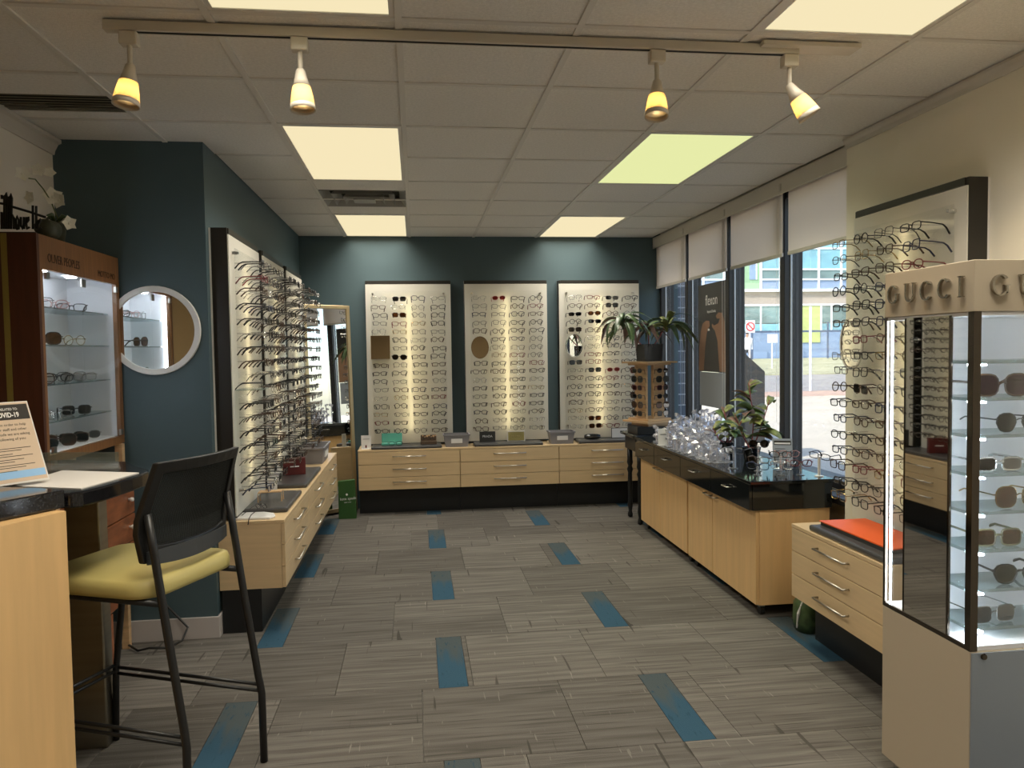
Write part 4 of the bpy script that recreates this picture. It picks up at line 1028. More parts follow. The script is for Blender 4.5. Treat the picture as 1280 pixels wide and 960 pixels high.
# ================================================================ BACK LEFT CORNER: LEANING MIRROR, BAG
fm = thing('floor_mirror', 'tall champagne-framed mirror leaning in the back left corner', 'mirror', (-.80, 7.2, 0))
BR, BL = Vector((-.585, 7.345, .02)), Vector((-.975, 7.065, .02)); ex = (BR-BL).normalized(); nb_ = Vector((-ex.y, ex.x, 0)); upv = (Vector((0, 0, 1))+nb_*.035).normalized(); Wm = (BR-BL).length; Hm = 1.92; nm_ = ex.cross(upv)
def mp_(a, b, c=0): return BL + ex*a + upv*b + nm_*c
def mloop(i, c): return [mp_(i, i, c), mp_(Wm-i, i, c), mp_(Wm-i, Hm-i, c), mp_(i, Hm-i, c)]
MB().ring(mloop(0, .0), mloop(.035, .0), nm_*.028).build('frame', 'gold_trim', fm, bevel=.004)
MB().extr(mloop(.035, .005), nm_*.01).build('glass_face', 'mirror', fm)
bg_ = thing('gift_bag', 'green paper shopping bag standing on the floor by the mirror', 'bag', (-.64, 7.04, 0))
MB().add([(-.715, 6.995, 0), (-.56, 6.995, 0), (-.56, 7.075, 0), (-.715, 7.075, 0), (-.715, 7.0, .34), (-.565, 7.0, .35), (-.57, 7.06, .35), (-.71, 7.06, .34)], [(0,3,2,1),(0,1,5,4),(1,2,6,5),(2,3,7,6),(3,0,4,7),(4,5,6,7)]).build('body', 'bag_green', bg_)
text('lettering', 'kate spade', .034, 'white_ink', bg_, (-.70, 6.991, .17), (1, 0, .06), (0, 0, 1), .0003); text('lettering', 'NEW YORK', .012, 'white_ink', bg_, (-.665, 6.991, .145), (1, 0, .06), (0, 0, 1), .0003)
MB().extr([(-.64, 6.992, .235), (-.628, 6.992, .222), (-.64, 6.992, .209), (-.652, 6.992, .222)], (0, -.0008, 0)).build('spade_mark', 'white_ink', bg_)

# ================================================================ THINGS ON THE BACK CABINETS
def mat(x0, x1, y0, y1, z, label):
    tag(MB().box(x0, x1, y0, y1, z, z+.028).build('display_mat', 'mat_dark', bevel=.010), label, 'mat', 'dark grey display mats')
mat(-.42, .225, 7.085, 7.29, CT, 'dark display mat on the left back cabinet')
mat(.53, 1.175, 7.085, 7.29, CT, 'dark display mat on the middle back cabinet')
mat(1.52, 2.10, 7.085, 7.29, CT, 'dark display mat on the right back cabinet')
def bin_(x, y, w, d, h, rz, label):
    t = thing('storage_bin', label, 'bin', (x, y, CT), 'grey plastic storage bins', rz); OFF[t.name] = Vector((0, 0, 0))
    def lp(k, z): return [(-w/2*k, -d/2*k, z), (w/2*k, -d/2*k, z), (w/2*k, d/2*k, z), (-w/2*k, d/2*k, z)]
    L_ = [lp(.88, .001), lp(1.0, h), lp(1.06, h), lp(1.06, h-.012), lp(1.0, h-.012)]
    vs = lp(.88, .001)+lp(1.0, h-.012)+lp(1.07, h-.012)+lp(1.07, h)+lp(.97, h)+lp(.86, .006); fs = [(3, 2, 1, 0), (20, 21, 22, 23)]
    for i in range(5):
        for k in range(4): fs.append((i*4+k, i*4+(k+1) % 4, i*4+4+(k+1) % 4, i*4+4+k))
    MB().add(vs, fs).build('tub', 'bin_grey', t, local=True)
    MB().box(-w*.22, w*.22, -d/2*.99-.002, -d/2*.93, h*.32, h*.66).build('paper_label', 'paper', t, local=True)
bin_(.365, 7.20, .235, .16, .118, 0, 'grey storage bin between the left and middle back panels')
bin_(1.365, 7.20, .235, .16, .118, 0, 'grey storage bin between the middle and right back panels')
bin_(-.87, 6.50, .44, .24, .135, PI/2, 'large grey storage bin on the farthest left cabinet')
ZM = CT+.028
t = thing('counter_card', 'small white card stand at the left end of the back cabinets', 'card', (-.465, 7.2, CT))
MB().box(-.515, -.425, 7.19, 7.196, CT, CT+.125).box(-.515, -.425, 7.16, 7.22, CT, CT+.004).build('card', 'paper', t); MB().box(-.50, -.44, 7.1885, 7.19, CT+.09, CT+.093).build('text_line', 'ink', t); MB().box(-.48, -.465, 7.1885, 7.19, CT+.01, CT+.035).build('mark', 'burgundy', t)
t = thing('glasses_case', 'open turquoise glasses case on the left back mat', 'case', (-.235, 7.2, ZM))
MB().box(-.33, -.14, 7.17, 7.23, ZM, ZM+.022).build('tray', 'teal_case', t, bevel=.006); MB().obox((-.235, 7.237, ZM+.065), (.095, 0, 0), (0, .006, 0), (0, .006, .042)).build('lid', 'teal_case', t, bevel=.004)
glasses('eyeglasses', 'oval', 'black', 'lens_clear', (-.20, 7.125, ZM+.021), (0, 0, .1), 'black oval eyeglasses before the turquoise case', None)
t = thing('patterned_case', 'spotted brown eyewear box on the left back mat', 'case', (.105, 7.19, ZM))
MB().box(.03, .18, 7.16, 7.23, ZM, ZM+.03).build('box_body', 'brown_box', t, bevel=.004); MB().box(.032, .178, 7.20, 7.23, ZM+.031, ZM+.085).build('lid', 'brown_box', t, bevel=.004)
for k in range(18): MB().lathe([(.006+.003*(k % 3), 0), (.004, .002)], 8).v
for k in range(14):
    mb = MB().lathe([(.0055+.002*(k % 3), 0), (.004, .0015)], 8); mb.v = [(.042+.0098*k+x, 7.1995-z, ZM+.045+.022*(k % 2)+.006*((k*5) % 3)+y) for x, y, z in mb.v]; mb.build('spot', 'spinner_wood' if k % 2 else 'ink', t)
t = thing('brand_plaque', 'black brand plaque standing on the middle back mat', 'sign', (.66, 7.22, ZM))
MB().box(.585, .735, 7.21, 7.225, ZM, ZM+.10).build('plate', 'poster_black', t); text('lettering', 'PRADA', .030, 'white_ink', t, (.66, 7.2095, ZM+.045), (1, 0, 0), (0, 0, 1), .0003, 'CENTER')
t = thing('brand_plaque', 'gold framed plaque on the middle back mat', 'sign', (.935, 7.22, ZM))
MB().box(.85, 1.02, 7.213, 7.225, ZM, ZM+.098).build('frame', 'paper', t); MB().box(.858, 1.012, 7.209, 7.213, ZM+.008, ZM+.09).build('plate', 'gold_card', t); text('lettering', 'MIU MIU', .026, 'gold_trim', t, (.935, 7.2085, ZM+.04), (1, 0, 0), (0, 0, 1), .0003, 'CENTER')
t = thing('glasses_case', 'closed black clamshell glasses case on the right back mat', 'case', (1.67, 7.19, ZM))
mb = MB().lathe([(.0, -.08), (.022, -.075), (.03, -.05), (.032, 0), (.03, .05), (.022, .075), (.0, .08)], 16); mb.v = [(1.67+z, 7.19+y, ZM+.027+x*.82) for x, y, z in mb.v]; mb.build('shell', 'black_gloss', t, smooth=True)
MB().box(1.592, 1.748, 7.155, 7.158, ZM+.024, ZM+.028).build('seam', 'steel', t)
t = thing('counter_card', 'white framed card at the right end of the back cabinets', 'card', (1.95, 7.24, ZM))
MB().box(1.87, 2.03, 7.232, 7.244, ZM, ZM+.10).build('frame', 'dark_frame', t); MB().box(1.874, 2.026, 7.229, 7.232, ZM+.005, ZM+.095).build('card', 'paper', t)

# ================================================================ THINGS ON THE LEFT CABINETS
mat(-1.0, -.735, 4.42, 4.98, CT, 'nearest dark display mat on the left cabinets'); mat(-1.0, -.735, 5.20, 5.98, CT, 'second dark display mat on the left cabinets, under the burgundy box')
t = thing('display_riser', 'white rounded display base at the near end of the left cabinet', 'display base', (-.88, 4.33, CT))
MB().prism([(-1.0, 4.26), (-.80, 4.25), (-.78, 4.30), (-.80, 4.37), (-.86, 4.41), (-1.0, 4.41)], CT, CT+.012).build('plate', 'white_plastic', t, bevel=.003); MB().box(-.985, -.975, 4.27, 4.40, CT+.012, CT+.13).build('riser', 'poster_black', t)
glasses('eyeglasses', 'rectangular', 'black', 'lens_clear', (-.86, 4.33, CT+.06), (-.5, .2, 2.2), 'black rectangular eyeglasses leaning on the white display base', None)
t = thing('brand_box', 'burgundy box standing on the second left mat', 'box', (-.88, 5.62, ZM))
MB().obox((-.88, 5.62, ZM+.06), (.075, .02, 0), (-.006, .022, 0), (0, 0, .06)).build('body', 'burgundy', t, bevel=.002); MB().obox((-.873, 5.5965, ZM+.06), (.03, .008, 0), (-.0002, .0008, 0), (0, 0, .004)).build('logo_mark', 'white_ink', t)
for k, (x, y, w_, h_, rz_, l) in enumerate(((-.93, 5.05, .06, .12, .3, 'white card stand between the two left mats'), (-.95, 5.35, .05, .10, .2, 'small white curved card stand behind the burgundy box'), (-.98, 6.12, .10, .16, .1, 'dark counter card beside the large grey bin'))):
    t = thing('counter_card', l, 'card', (x, y, CT if k != 1 else ZM)); z0 = CT if k != 1 else ZM
    c_, s_ = math.cos(rz_), math.sin(rz_)
    MB().obox((x, y, z0+h_/2), (w_/2*c_, w_/2*s_, 0), (-.003*s_, .003*c_, 0), (0, 0, h_/2)).build('card', 'paper' if k < 2 else 'poster_black', t); MB().obox((x, y, z0+.002), (w_/2*c_, w_/2*s_, 0), (-.025*s_, .025*c_, 0), (0, 0, .002)).build('foot', 'acrylic', t)
t = thing('eyewear_rest', 'little tan wire eyewear rest on the nearest left mat', 'stand', (-.85, 4.62, ZM))
MB().tube([(-.93, 4.60, ZM), (-.93, 4.60, ZM+.055), (-.80, 4.62, ZM+.06), (-.80, 4.62, ZM)], .004, 6).tube([(-.93, 4.66, ZM), (-.93, 4.66, ZM+.05), (-.80, 4.68, ZM+.055), (-.80, 4.68, ZM)], .004, 6).box(-.93, -.80, 4.61, 4.67, ZM+.054, ZM+.06).build('rest', 'spinner_wood', t)

# ================================================================ RIGHT: ISLAND
def isl_unit(y0, y1, ym, label):
    t = thing('island_cabinet', label, 'cabinet', (2.06, (y0+y1)/2, 0), 'maple island cabinets')
    MB().box(1.868, 2.28, y0, y1, .065, .600).build('carcass', 'maple_vertical', t)
    for a, b, hy in ((y0, ym, ym-.05), (ym, y1, ym+.05)):
        d_ = MB().box(1.848, 1.867, a+.003, b-.003, .068, .594).build('door', 'maple_vertical', t, bevel=.0015)
        mb = handle(MB(), -.045, .045, 0, 0, .0035); mb.v = [(1.848+y, hy-x, .565+z) for x, y, z in mb.v]; mb.build('handle', 'steel', d_, smooth=True)
    for xx in (1.90, 2.24):
        for yy in (y0+.05, y1-.05):
            c = MB().tube([(xx-.012, yy, .026), (xx+.012, yy, .026)], .026, 14).build('caster', 'black_laminate', t, smooth=False)
            MB().box(xx-.016, xx+.016, yy-.016, yy+.016, .045, .065).build('fork', 'steel', c)
isl_unit(4.0, 5.068, 4.63, 'nearer maple two-door island cabinet with its wide end facing the viewer')
isl_unit(5.09, 6.19, 5.685, 'farther maple two-door island cabinet')
TOPZ = .765
it = thing('island_counter', 'polished black island counter with shallow drawers', 'counter', (2.04, 5.08, .601))
MB().box(1.822, 2.285, 3.985, 6.20, .601, TOPZ-.018).build('apron', 'black_gloss', it)
MB().box(1.80, 2.29, 3.965, 6.215, TOPZ-.018, TOPZ).build('top', 'black_gloss', it, bevel=.003)
for a, b in ((6.195, 5.69), (5.684, 5.10), (5.094, 4.55), (4.544, 3.99)):
    d_ = MB().box(1.803, 1.821, b, a, .603, TOPZ-.020).build('drawer', 'black_gloss', it, bevel=.0015)
    mb = handle(MB(), -.04, .04, 0, 0, .0035); mb.v = [(1.803+y, (a+b)/2-x, .690+z) for x, y, z in mb.v]; mb.build('handle', 'steel', d_, smooth=True)
ct = thing('console_table', 'black console table with turned legs at the end of the island', 'table', (2.05, 6.45, 0))
MB().box(1.80, 2.285, 6.235, 6.67, .742, .768).build('top', 'black_gloss', ct, bevel=.008)
MB().box(1.84, 2.25, 6.27, 6.64, .62, .742).build('apron', 'black_laminate', ct)
d_ = MB().box(1.832, 1.84, 6.30, 6.61, .635, .73).build('drawer', 'black_laminate', ct)
prof = [(.012, 0), (.022, .01), (.024, .03), (.014, .06), (.018, .075), (.024, .11), (.017, .17), (.021, .30), (.018, .40), (.028, .43), (.016, .46), (.028, .49), (.024, .52), (.024, .62)]
for xx in (1.872, 2.22):
    for yy in (6.295, 6.60): MB().lathe(prof, 14, (xx, yy, 0)).build('leg', 'black_laminate', ct, smooth=True)
# spinner rack
sx_, sy_ = 2.005, 6.44
sr = thing('spinner_rack', 'wooden revolving sunglasses rack under the hanging plant', 'display rack', (sx_, sy_, .768))
def rot2(x, y, a): return (sx_+x*math.cos(a)-y*math.sin(a), sy_+x*math.sin(a)+y*math.cos(a))
def sq(h, a, z0, z1): return MB().prism([rot2(*p, a) for p in ((-h, -h), (h, -h), (h, h), (-h, h))], z0, z1)
RA = .42
sq(.155, 0, .768, .835).build('plinth', 'black_laminate', sr, bevel=.003)
sq(.11, RA, .835, .865).build('turntable', 'spinner_wood', sr); sq(.165, RA, .865, .88).build('plate', 'spinner_wood', sr); sq(.13, RA, .88, .90).build('plate', 'spinner_wood', sr)
sq(.13, RA, 1.355, 1.372).build('plate', 'spinner_wood', sr); sq(.168, RA, 1.372, 1.387).build('plate', 'spinner_wood', sr)
for k in range(4):
    a = RA+k*PI/2
    mb = MB().prism([rot2(*p, a) for p in ((-.045, -.105), (.075, -.105), (.075, -.085), (-.045, -.085))], .90, 1.355); mb.build('board', 'spinner_wood', sr)
    for r in range(6):
        z = .945+.073*r
        p = rot2(.015, -.118, a); q = rot2(.015, -.104, a)
        MB().tube([(*q, z+.012), (*p, z+.012)], .004, 6).build('peg', 'acrylic', sr)
        rim, ln = [('black', 'lens_dark'), ('brown', 'lens_brown'), ('navy', 'lens_dark'), ('red', 'lens_purple'), ('black', 'lens_grey'), ('brown', 'lens_dark')][(r+2*k) % 6]
        face_ = ['front-left', 'right', 'rear', 'left'][k]
        # temples folded flat behind: worn frame hung on the board
        pp = rot2(.015, -.152, a)
        g_ = glasses('sunglasses', ['square', 'oversized', 'oval'][(r+k) % 3], rim, ln, (*pp, z), (0, 0, a), f'{RIMN[rim]} sunglasses on the {face_} side of the wooden spinner, {["lowest", "second lowest", "third lowest", "third highest", "second highest", "highest"][r]}', 'sunglasses on the wooden spinner', r=.0026)
        for c in g_.children:
            if c.name.startswith('temple'): c.scale = (1, .28, 1)
# leaves
def leaf_mesh(name, L_, w_, droop, mat, arch=.25, wav=0):
    n = 8; vs = []; fs = []
    for i in range(n+1):
        t_ = i/n; wd = w_*(math.sin(PI*min(1, t_*.92+.06))**.8)*(1 if t_ < .98 else .1)
        x = L_*(t_-.25*droop*t_*t_); z = L_*(arch*t_ - droop*t_*t_)
        for s, dz in ((-1, .25), (0, 0), (1, .25)): vs.append((x, s*wd, z+dz*wd))
        for s, dz in ((-1, .25), (0, 0), (1, .25)): vs.append((x, s*wd, z+dz*wd-.0012))
    for i in range(n):
        a = i*6; b = a+6
        fs += [(a, a+1, b+1, b), (a+1, a+2, b+2, b+1), (a+3, b+3, b+4, a+4), (a+4, b+4, b+5, a+5), (a, b, b+3, a+3), (a+2, a+5, b+5, b+2)]
    fs += [(0, 3, 4, 1), (1, 4, 5, 2)]
    return MB().add(vs, fs).mesh(name, mat, True)
LM = [leaf_mesh('leaf', .36, .027, 1.15, m, .55) for m in ('leaf_dark', 'leaf_green', 'leaf_purple', 'leaf_dark')] + [leaf_mesh('leaf', .28, .027, .6, m, .5) for m in ('leaf_green', 'leaf_dark', 'leaf_olive')]
pl = thing('potted_plant', 'drooping leafy plant in a black square pot atop the wooden spinner', 'plant', (sx_, sy_, 1.387))
mb = MB(); 
sqp = lambda h, z: [(*rot2(*p, .15), z) for p in ((-h, -h), (h, -h), (h, h), (-h, h))]
vs = sqp(.080, 1.387)+sqp(.088, 1.535)+sqp(.080, 1.535)+sqp(.078, 1.51); fs = [(3, 2, 1, 0), (12, 13, 14, 15)]
for i in range(3):
    for k in range(4): fs.append((i*4+k, i*4+(k+1) % 4, i*4+4+(k+1) % 4, i*4+4+k))
MB().add(vs, fs).build('pot', 'pot_black', pl); MB().add(sqp(.0775, 1.511), [(0, 1, 2, 3)]).build('soil', 'soil', pl)
rs = random.Random(12)
for cx_, cy_, top, nl in ((-.24, -.03, 1.75, 26), (.0, .03, 1.70, 16), (.16, 0, 1.72, 22)):
    c = Vector((sx_+cx_, sy_+cy_, top)); MB().tube([(sx_+cx_*.25, sy_+cy_*.25, 1.52), (sx_+cx_*.6, sy_+cy_*.6, 1.60), c], .006, 6).build('stem', 'stem_red', pl)
    for k in range(nl):
        a = 2*PI*k*.382+rs.uniform(-.2, .2); me = LM[rs.randrange(len(LM))]
        o = inst('leaf', me, pl, c+Vector((0, 0, -.09*k/nl)), (rs.uniform(-.4, .4), rs.uniform(-.75, .45), a)); sca = rs.uniform(.7, 1.05)*(.78 if cx_ == 0 else 1); o.scale = (sca, sca*rs.uniform(.9, 1.3), sca)
# plants on the island
LI = [leaf_mesh('leaf', .17, .031, .55, m, .45) for m in ('leaf_olive', 'leaf_green', 'leaf_olive', 'leaf_purple', 'leaf_green')]
def isl_plant(x, y, h, spread, nl, label, seed, pr_):
    t = thing('potted_plant', label, 'plant', (x, y, TOPZ)); rs = random.Random(seed)
    MB().lathe([(pr_*.7, 0), (pr_*.95, .085), (pr_, .09), (pr_*.93, .09), (pr_*.88, .075)], 18, (x, y, TOPZ)).build('pot', 'pot_black', t, smooth=True)
    stems = [[(x, y, TOPZ+.075), (x+.012, y-.01, TOPZ+h*.5), (x-.02, y, TOPZ+h*.92)], [(x+.01, y, TOPZ+.075), (x+.05*spread, y-.03, TOPZ+h*.42), (x+.09*spread, y-.05, TOPZ+h*.72)], [(x-.01, y, TOPZ+.075), (x-.05*spread, y+.02, TOPZ+h*.32), (x-.09*spread, y+.03, TOPZ+h*.55)]]
    for st_ in stems: MB().tube(st_, [.005, .004, .003], 6).build('stem', 'stem_red', t)
    for k in range(nl):
        st_ = stems[(0, 1, 0, 2, 1, 0)[k % 6]]; f = .25+.75*((k*.618) % 1)
        p = Vector(st_[0]).lerp(Vector(st_[1]), f*2) if f < .5 else Vector(st_[1]).lerp(Vector(st_[2]), f*2-1)
        a = 2*PI*k*.382+rs.uniform(-.3, .3); o = inst('leaf', LI[rs.randrange(5)], t, p, (rs.uniform(-.5, .5), rs.uniform(-.5, .1)-.5*(f-.6), a)); sc2 = spread*rs.uniform(.7, 1.1); o.scale = (sc2, sc2, sc2)
isl_plant(2.14, 4.70, .55, 1.1, 40, 'taller red-stemmed plant in a dark pot on the black island counter', 3, .062)
isl_plant(2.10, 5.00, .33, .95, 24, 'shorter bushy plant on the black island, left of the taller one', 4, .055)
# clear acrylic frame stands, clustered
def stand_parts():
    b = MB().lathe([(.030, 0), (.030, .005), (.010, .008)], 10).mesh('base', 'crystal')
    s = MB().box(-.006, .006, -.003, .003, .006, 1.0).mesh('stem', 'crystal')
    h = MB()
    for q in (-1, 1):
        h.add([(0, -.012, .012), (q*.035, -.004, .020), (q*.052, .02, .004), (q*.040, .012, -.024), (q*.012, -.008, -.030), (0, .0, -.012), (q*.03, .016, 0)],
              [(0, 1, 6), (1, 2, 6), (2, 3, 6), (3, 4, 6), (4, 5, 6), (5, 0, 6), (0, 5, 4, 3, 2, 1)])
    return b, s, h.mesh('holder', 'crystal')
sb_, ss_, sh_ = stand_parts()
rs = random.Random(8); pts_ = []
tries = 0
while len(pts_) < 95 and tries < 4000:
    tries += 1
    y = rs.uniform(4.62, 5.85); x = rs.uniform(1.845, 2.22)
    if y < 5.2 and x > 2.02: continue
    if y < 4.9 and x > 1.98: continue
    if any((x-a)**2+(y-b)**2 < .050**2 for a, b in pts_): continue
    pts_.append((x, y))
for x, y in pts_:
    hgt = rs.uniform(.05, .10) + (.14*max(0, min(1, (x-1.85)/.35)))*max(0, min(1, (y-4.9)/.4))
    t = thing('acrylic_stand', 'clear acrylic eyewear stand among the cluster on the black island', 'stand', (x, y, TOPZ), 'clear acrylic eyewear stands on the island'); rz_ = rs.uniform(0, 2*PI)
    t.rotation_euler.z = rz_
    inst('base', sb_, t, OFF[t.name]); o = inst('stem', ss_, t, OFF[t.name]); o.scale = (1, 1, hgt)
    o = inst('holder', sh_, t, OFF[t.name]+Vector((0, 0, hgt+.012)), (rs.uniform(-.5, .5), rs.uniform(-.5, .5), 0)); sc2 = rs.uniform(.55, .9); o.scale = (sc2,)*3
    o = inst('holder', sh_, t, OFF[t.name]+Vector((rs.uniform(-.02, .02), rs.uniform(-.02, .02), hgt*.55)), (rs.uniform(-1, 1), rs.uniform(-1, 1), 1.2)); o.scale = (sc2*.8,)*3
# eyewear on little silver posts at the near end
names_ = [('purple-black cat-eye', 'cat-eye', 'navy'), ('brown rectangular', 'rectangular', 'brown'), ('clear square', 'square', 'clear'), ('black rectangular', 'rectangular', 'black'), ('red oval', 'oval', 'red'), ('gunmetal rectangular', 'rectangular', 'gunmetal'), ('pink oval', 'oval', 'pink')]
spots_ = [(1.93, 4.16, .055), (2.0, 4.30, .07), (2.06, 4.13, .06), (2.13, 4.28, .10), (2.17, 4.12, .07), (1.90, 4.42, .11), (2.22, 4.36, .09)]
post_me = MB().lathe([(.022, 0), (.022, .004), (.005, .006), (.005, 1.0)], 10)
for (nm, sh, rim), (x, y, h) in zip(names_, spots_):
    t = thing('eyewear_post', f'small clear post under the {nm} eyeglasses on the island', 'stand', (x, y, TOPZ), 'small eyewear posts on the island')
    MB().lathe([(.024, 0), (.024, .004), (.006, .006), (.006, h)], 12, (x, y, TOPZ)).build('post', 'acrylic', t)
    glasses('eyeglasses', sh, rim, 'lens_clear', (x, y-.004, TOPZ+h-.001), (0, 0, -.5+.3*math.sin(9*x)), f'{nm} eyeglasses on a small post at the near end of the island', 'eyeglasses on the island', r=.0024)
x, y = 2.25, 4.06
t = thing('eyewear_post', 'tall silver post with eyeglasses at the island corner by the window', 'stand', (x, y, TOPZ)); MB().lathe([(.024, 0), (.024, .004), (.008, .006), (.008, .11)], 12, (x, y, TOPZ)).build('post', 'white_plastic', t)
glasses('eyeglasses', 'rectangular', 'black', 'lens_clear', (x, y-.004, TOPZ+.115), (0, .1, -1.0), 'black eyeglasses on the tall silver post by the window', None, r=.0024)
glasses('sunglasses', 'round', 'black', 'lens_dark', (2.12, 4.55, TOPZ+.13), (0, 0, -.4), 'round black sunglasses on a post before the island plant', None, r=.0028, scale=1.05)
t = thing('eyewear_post', 'clear post under the round black sunglasses on the island', 'stand', (2.12, 4.555, TOPZ)); MB().lathe([(.026, 0), (.026, .004), (.006, .006), (.006, .125)], 12, (2.12, 4.555, TOPZ)).build('post', 'acrylic', t)
# cards on the island
t = thing('counter_card', 'white card stand at the front edge of the island by the spinner', 'card', (1.83, 5.60, TOPZ)); MB().box(1.81, 1.89, 5.60, 5.606, TOPZ, TOPZ+.125).box(1.81, 1.89, 5.58, 5.64, TOPZ, TOPZ+.003).build('card', 'paper', t); MB().box(1.825, 1.875, 5.5985, 5.60, TOPZ+.08, TOPZ+.084).build('text_line', 'ink', t)
t = thing('photo_card', 'dark portrait card standing among the clear stands', 'card', (2.24, 5.45, TOPZ)); MB().box(2.195, 2.285, 5.50, 5.512, TOPZ, TOPZ+.19).build('card', 'paper', t); MB().box(2.20, 2.265, 5.496, 5.50, TOPZ+.07, TOPZ+.185).build('photo', 'hair_dark', t); mb = MB().lathe([(.0, 0), (.026, .001), (.024, .003)], 14); mb.v = [(2.235+x_*.8, 5.496-z_, TOPZ+.13+y_*1.2) for x_, y_, z_ in mb.v]; mb.build('face_print', 'skin', t)
t = thing('notice_card', 'grey notice card in a clear holder near the window', 'card', (2.23, 4.42, TOPZ)); R_ = Matrix.Rotation(-.35, 3, 'Z') @ Matrix.Rotation(-.28, 3, 'X')
def cb(x0, x1, y0, y1, z0, z1, nm, mt):
    mb = MB().box(x0, x1, y0, y1, z0, z1); mb.v = [tuple(R_ @ Vector(p)+Vector((2.215, 4.42, TOPZ+.02))) for p in mb.v]; mb.build(nm, mt, t)
cb(-.058, .058, 0, .004, 0, .155, 'card', 'poster_grey'); cb(-.050, .050, -.001, 0, .115, .142, 'heading_band', 'ink'); cb(-.046, .046, -.0018, -.001, .120, .130, 'heading_text', 'paper')
for k in range(6): cb(-.045, .035-.01*(k % 3), -.001, 0, .025+.013*k, .028+.013*k, 'text_line', 'ink')
MB().box(2.17, 2.26, 4.40, 4.45, TOPZ, TOPZ+.02).build('foot', 'acrylic', t)
# poster hung at the window
po = thing('hanging_poster', 'black hanging poster of two hands holding glasses at the window', 'poster', (2.46, 6.2, 1.30))
MB().box(2.455, 2.459, 5.86, 6.46, 1.295, 2.035).build('sheet', 'poster_black', po)
text('lettering', 'flexon', .125, 'white_ink', po, (2.4545, 6.16, 1.855), (0, -1, 0), (0, 0, 1), .0002, 'CENTER', xs=.85); text('lettering', 'beyond limits', .035, 'white_ink', po, (2.4545, 6.16, 1.79), (0, -1, 0), (0, 0, 1), .0002, 'CENTER')
def pp_(pts, nm, mt): MB().extr([(2.4548, y_, z_) for y_, z_ in pts], (-.0006, 0, 0)).build(nm, mt, po)
PF = lambda L_: [(6.46-(a_-75)/200*.6, 2.035-(b_-50)/615*.74) for a_, b_ in L_]
pp_(PF([(80, 660), (118, 660), (128, 500), (140, 400), (150, 365), (163, 345), (160, 310), (135, 305), (110, 325), (95, 380), (85, 480)]), 'arm_print', 'poster_skin')
pp_(PF([(232, 660), (275, 660), (275, 450), (268, 330), (250, 265), (225, 258), (207, 280), (215, 300), (235, 300), (225, 330), (195, 345), (180, 330), (178, 350), (200, 380), (218, 450), (225, 560)]), 'arm_print', 'poster_skin')
#pp_([(6.43, 1.30), (6.34, 1.30), (6.29, 1.52), (6.26, 1.60), (6.25, 1.66), (6.30, 1.665), (6.36, 1.66), (6.41, 1.58), (6.44, 1.45)], 'arm_print', 'poster_skin')
#pp_([(5.90, 1.30), (6.00, 1.30), (6.03, 1.45), (6.06, 1.55), (6.09, 1.60), (6.07, 1.63), (6.01, 1.62), (6.02, 1.70), (6.04, 1.74), (5.99, 1.76), (5.93, 1.72), (5.90, 1.60), (5.885, 1.45)], 'arm_print', 'poster_skin')
pp_([(6.24, 1.64), (6.20, 1.64), (6.20, 1.655), (6.24, 1.66)], 'lens_print', 'white_ink')
pz = tag(MB().box(2.456, 2.459, 5.87, 6.43, 1.0, 1.29).build('window_decal', 'poster_grey'), 'frosted grey window decal under the black poster', 'decal')
# ================================================================ RIGHT CABINET THINGS
tag(MB().box(1.885, 2.19, 2.875, 3.50, CT, CT+.028).build('display_mat', 'mat_dark', bevel=.010), 'dark display mat under the orange folder', 'mat', 'dark grey display mats')
fo = thing('orange_folder', 'flat orange and black folder lying on the right cabinet', 'folder', (2.0, 3.25, ZM)); MB().prism([(1.935, 3.475), (2.165, 3.475), (2.165, 2.99), (1.935, 2.93)], ZM, ZM+.017).build('base', 'poster_black', fo); MB().prism([(1.93, 3.48), (2.17, 3.48), (2.17, 2.985), (1.94, 2.925)], ZM+.017, ZM+.022).build('cover', 'orange', fo)
t = thing('tote_bag', 'dark bag with a white streak on the floor under the right cabinet', 'bag', (2.03, 3.66, 0)); mb = MB().lathe([(.07, 0), (.085, .05), (.08, .14), (.04, .19), (.01, .20)], 14, (0, 0, 0)); mb.v = [(2.02+x*.7, 3.78+y, z) for x, y, z in mb.v]; mb.build('body', 'leaf_dark', t, smooth=True); MB().tube([(1.965, 3.765, .02), (1.966, 3.75, .10), (1.985, 3.74, .17)], [.004, .010, .004], 6).build('streak', 'white_plastic', t)

# ================================================================ RIGHT: TALL LOGO SHOWCASE
GX, GXe, GY0_, GY1_ = 1.62, 2.17, 2.06, 2.49
gc = thing('sunglasses_showcase', 'tall lit sunglasses showcase with metal letters on its header', 'display case', ((GX+GXe)/2, (GY0_+GY1_)/2, 0))
MB().box(GX, GXe, GY0_, GY1_, .05, .585).build('pedestal', 'gucci_stone', gc, bevel=.002); MB().box(GX+.003, GXe-.003, GY0_-.004, GY0_-.0005, .053, .582).build('cool_light_plate', 'gucci_cool_light', gc)  # added thin plate gives the front its cooler light by grey colour
for xx in (GX+.03, GXe-.07):
    for yy in (GY0_+.03, GY1_-.07): MB().box(xx, xx+.04, yy, yy+.04, 0, .05).build('foot', 'steel', gc)
MB().box(GX, GXe, GY0_, GY1_, 1.597, 1.748).build('header', 'gucci_stone', gc, bevel=.002)
MB().box(GX+.004, GXe, GY0_+.004, GY1_-.004, .586, .60).build('floor_plate', 'case_white', gc); MB().box(GX+.004, GXe, GY0_+.004, GY1_-.004, 1.585, 1.596).build('roof_plate', 'case_white', gc)
MB().box(GX+.05, GXe-.02, 2.27, 2.29, .60, 1.585).build('back_panel', 'case_white', gc)
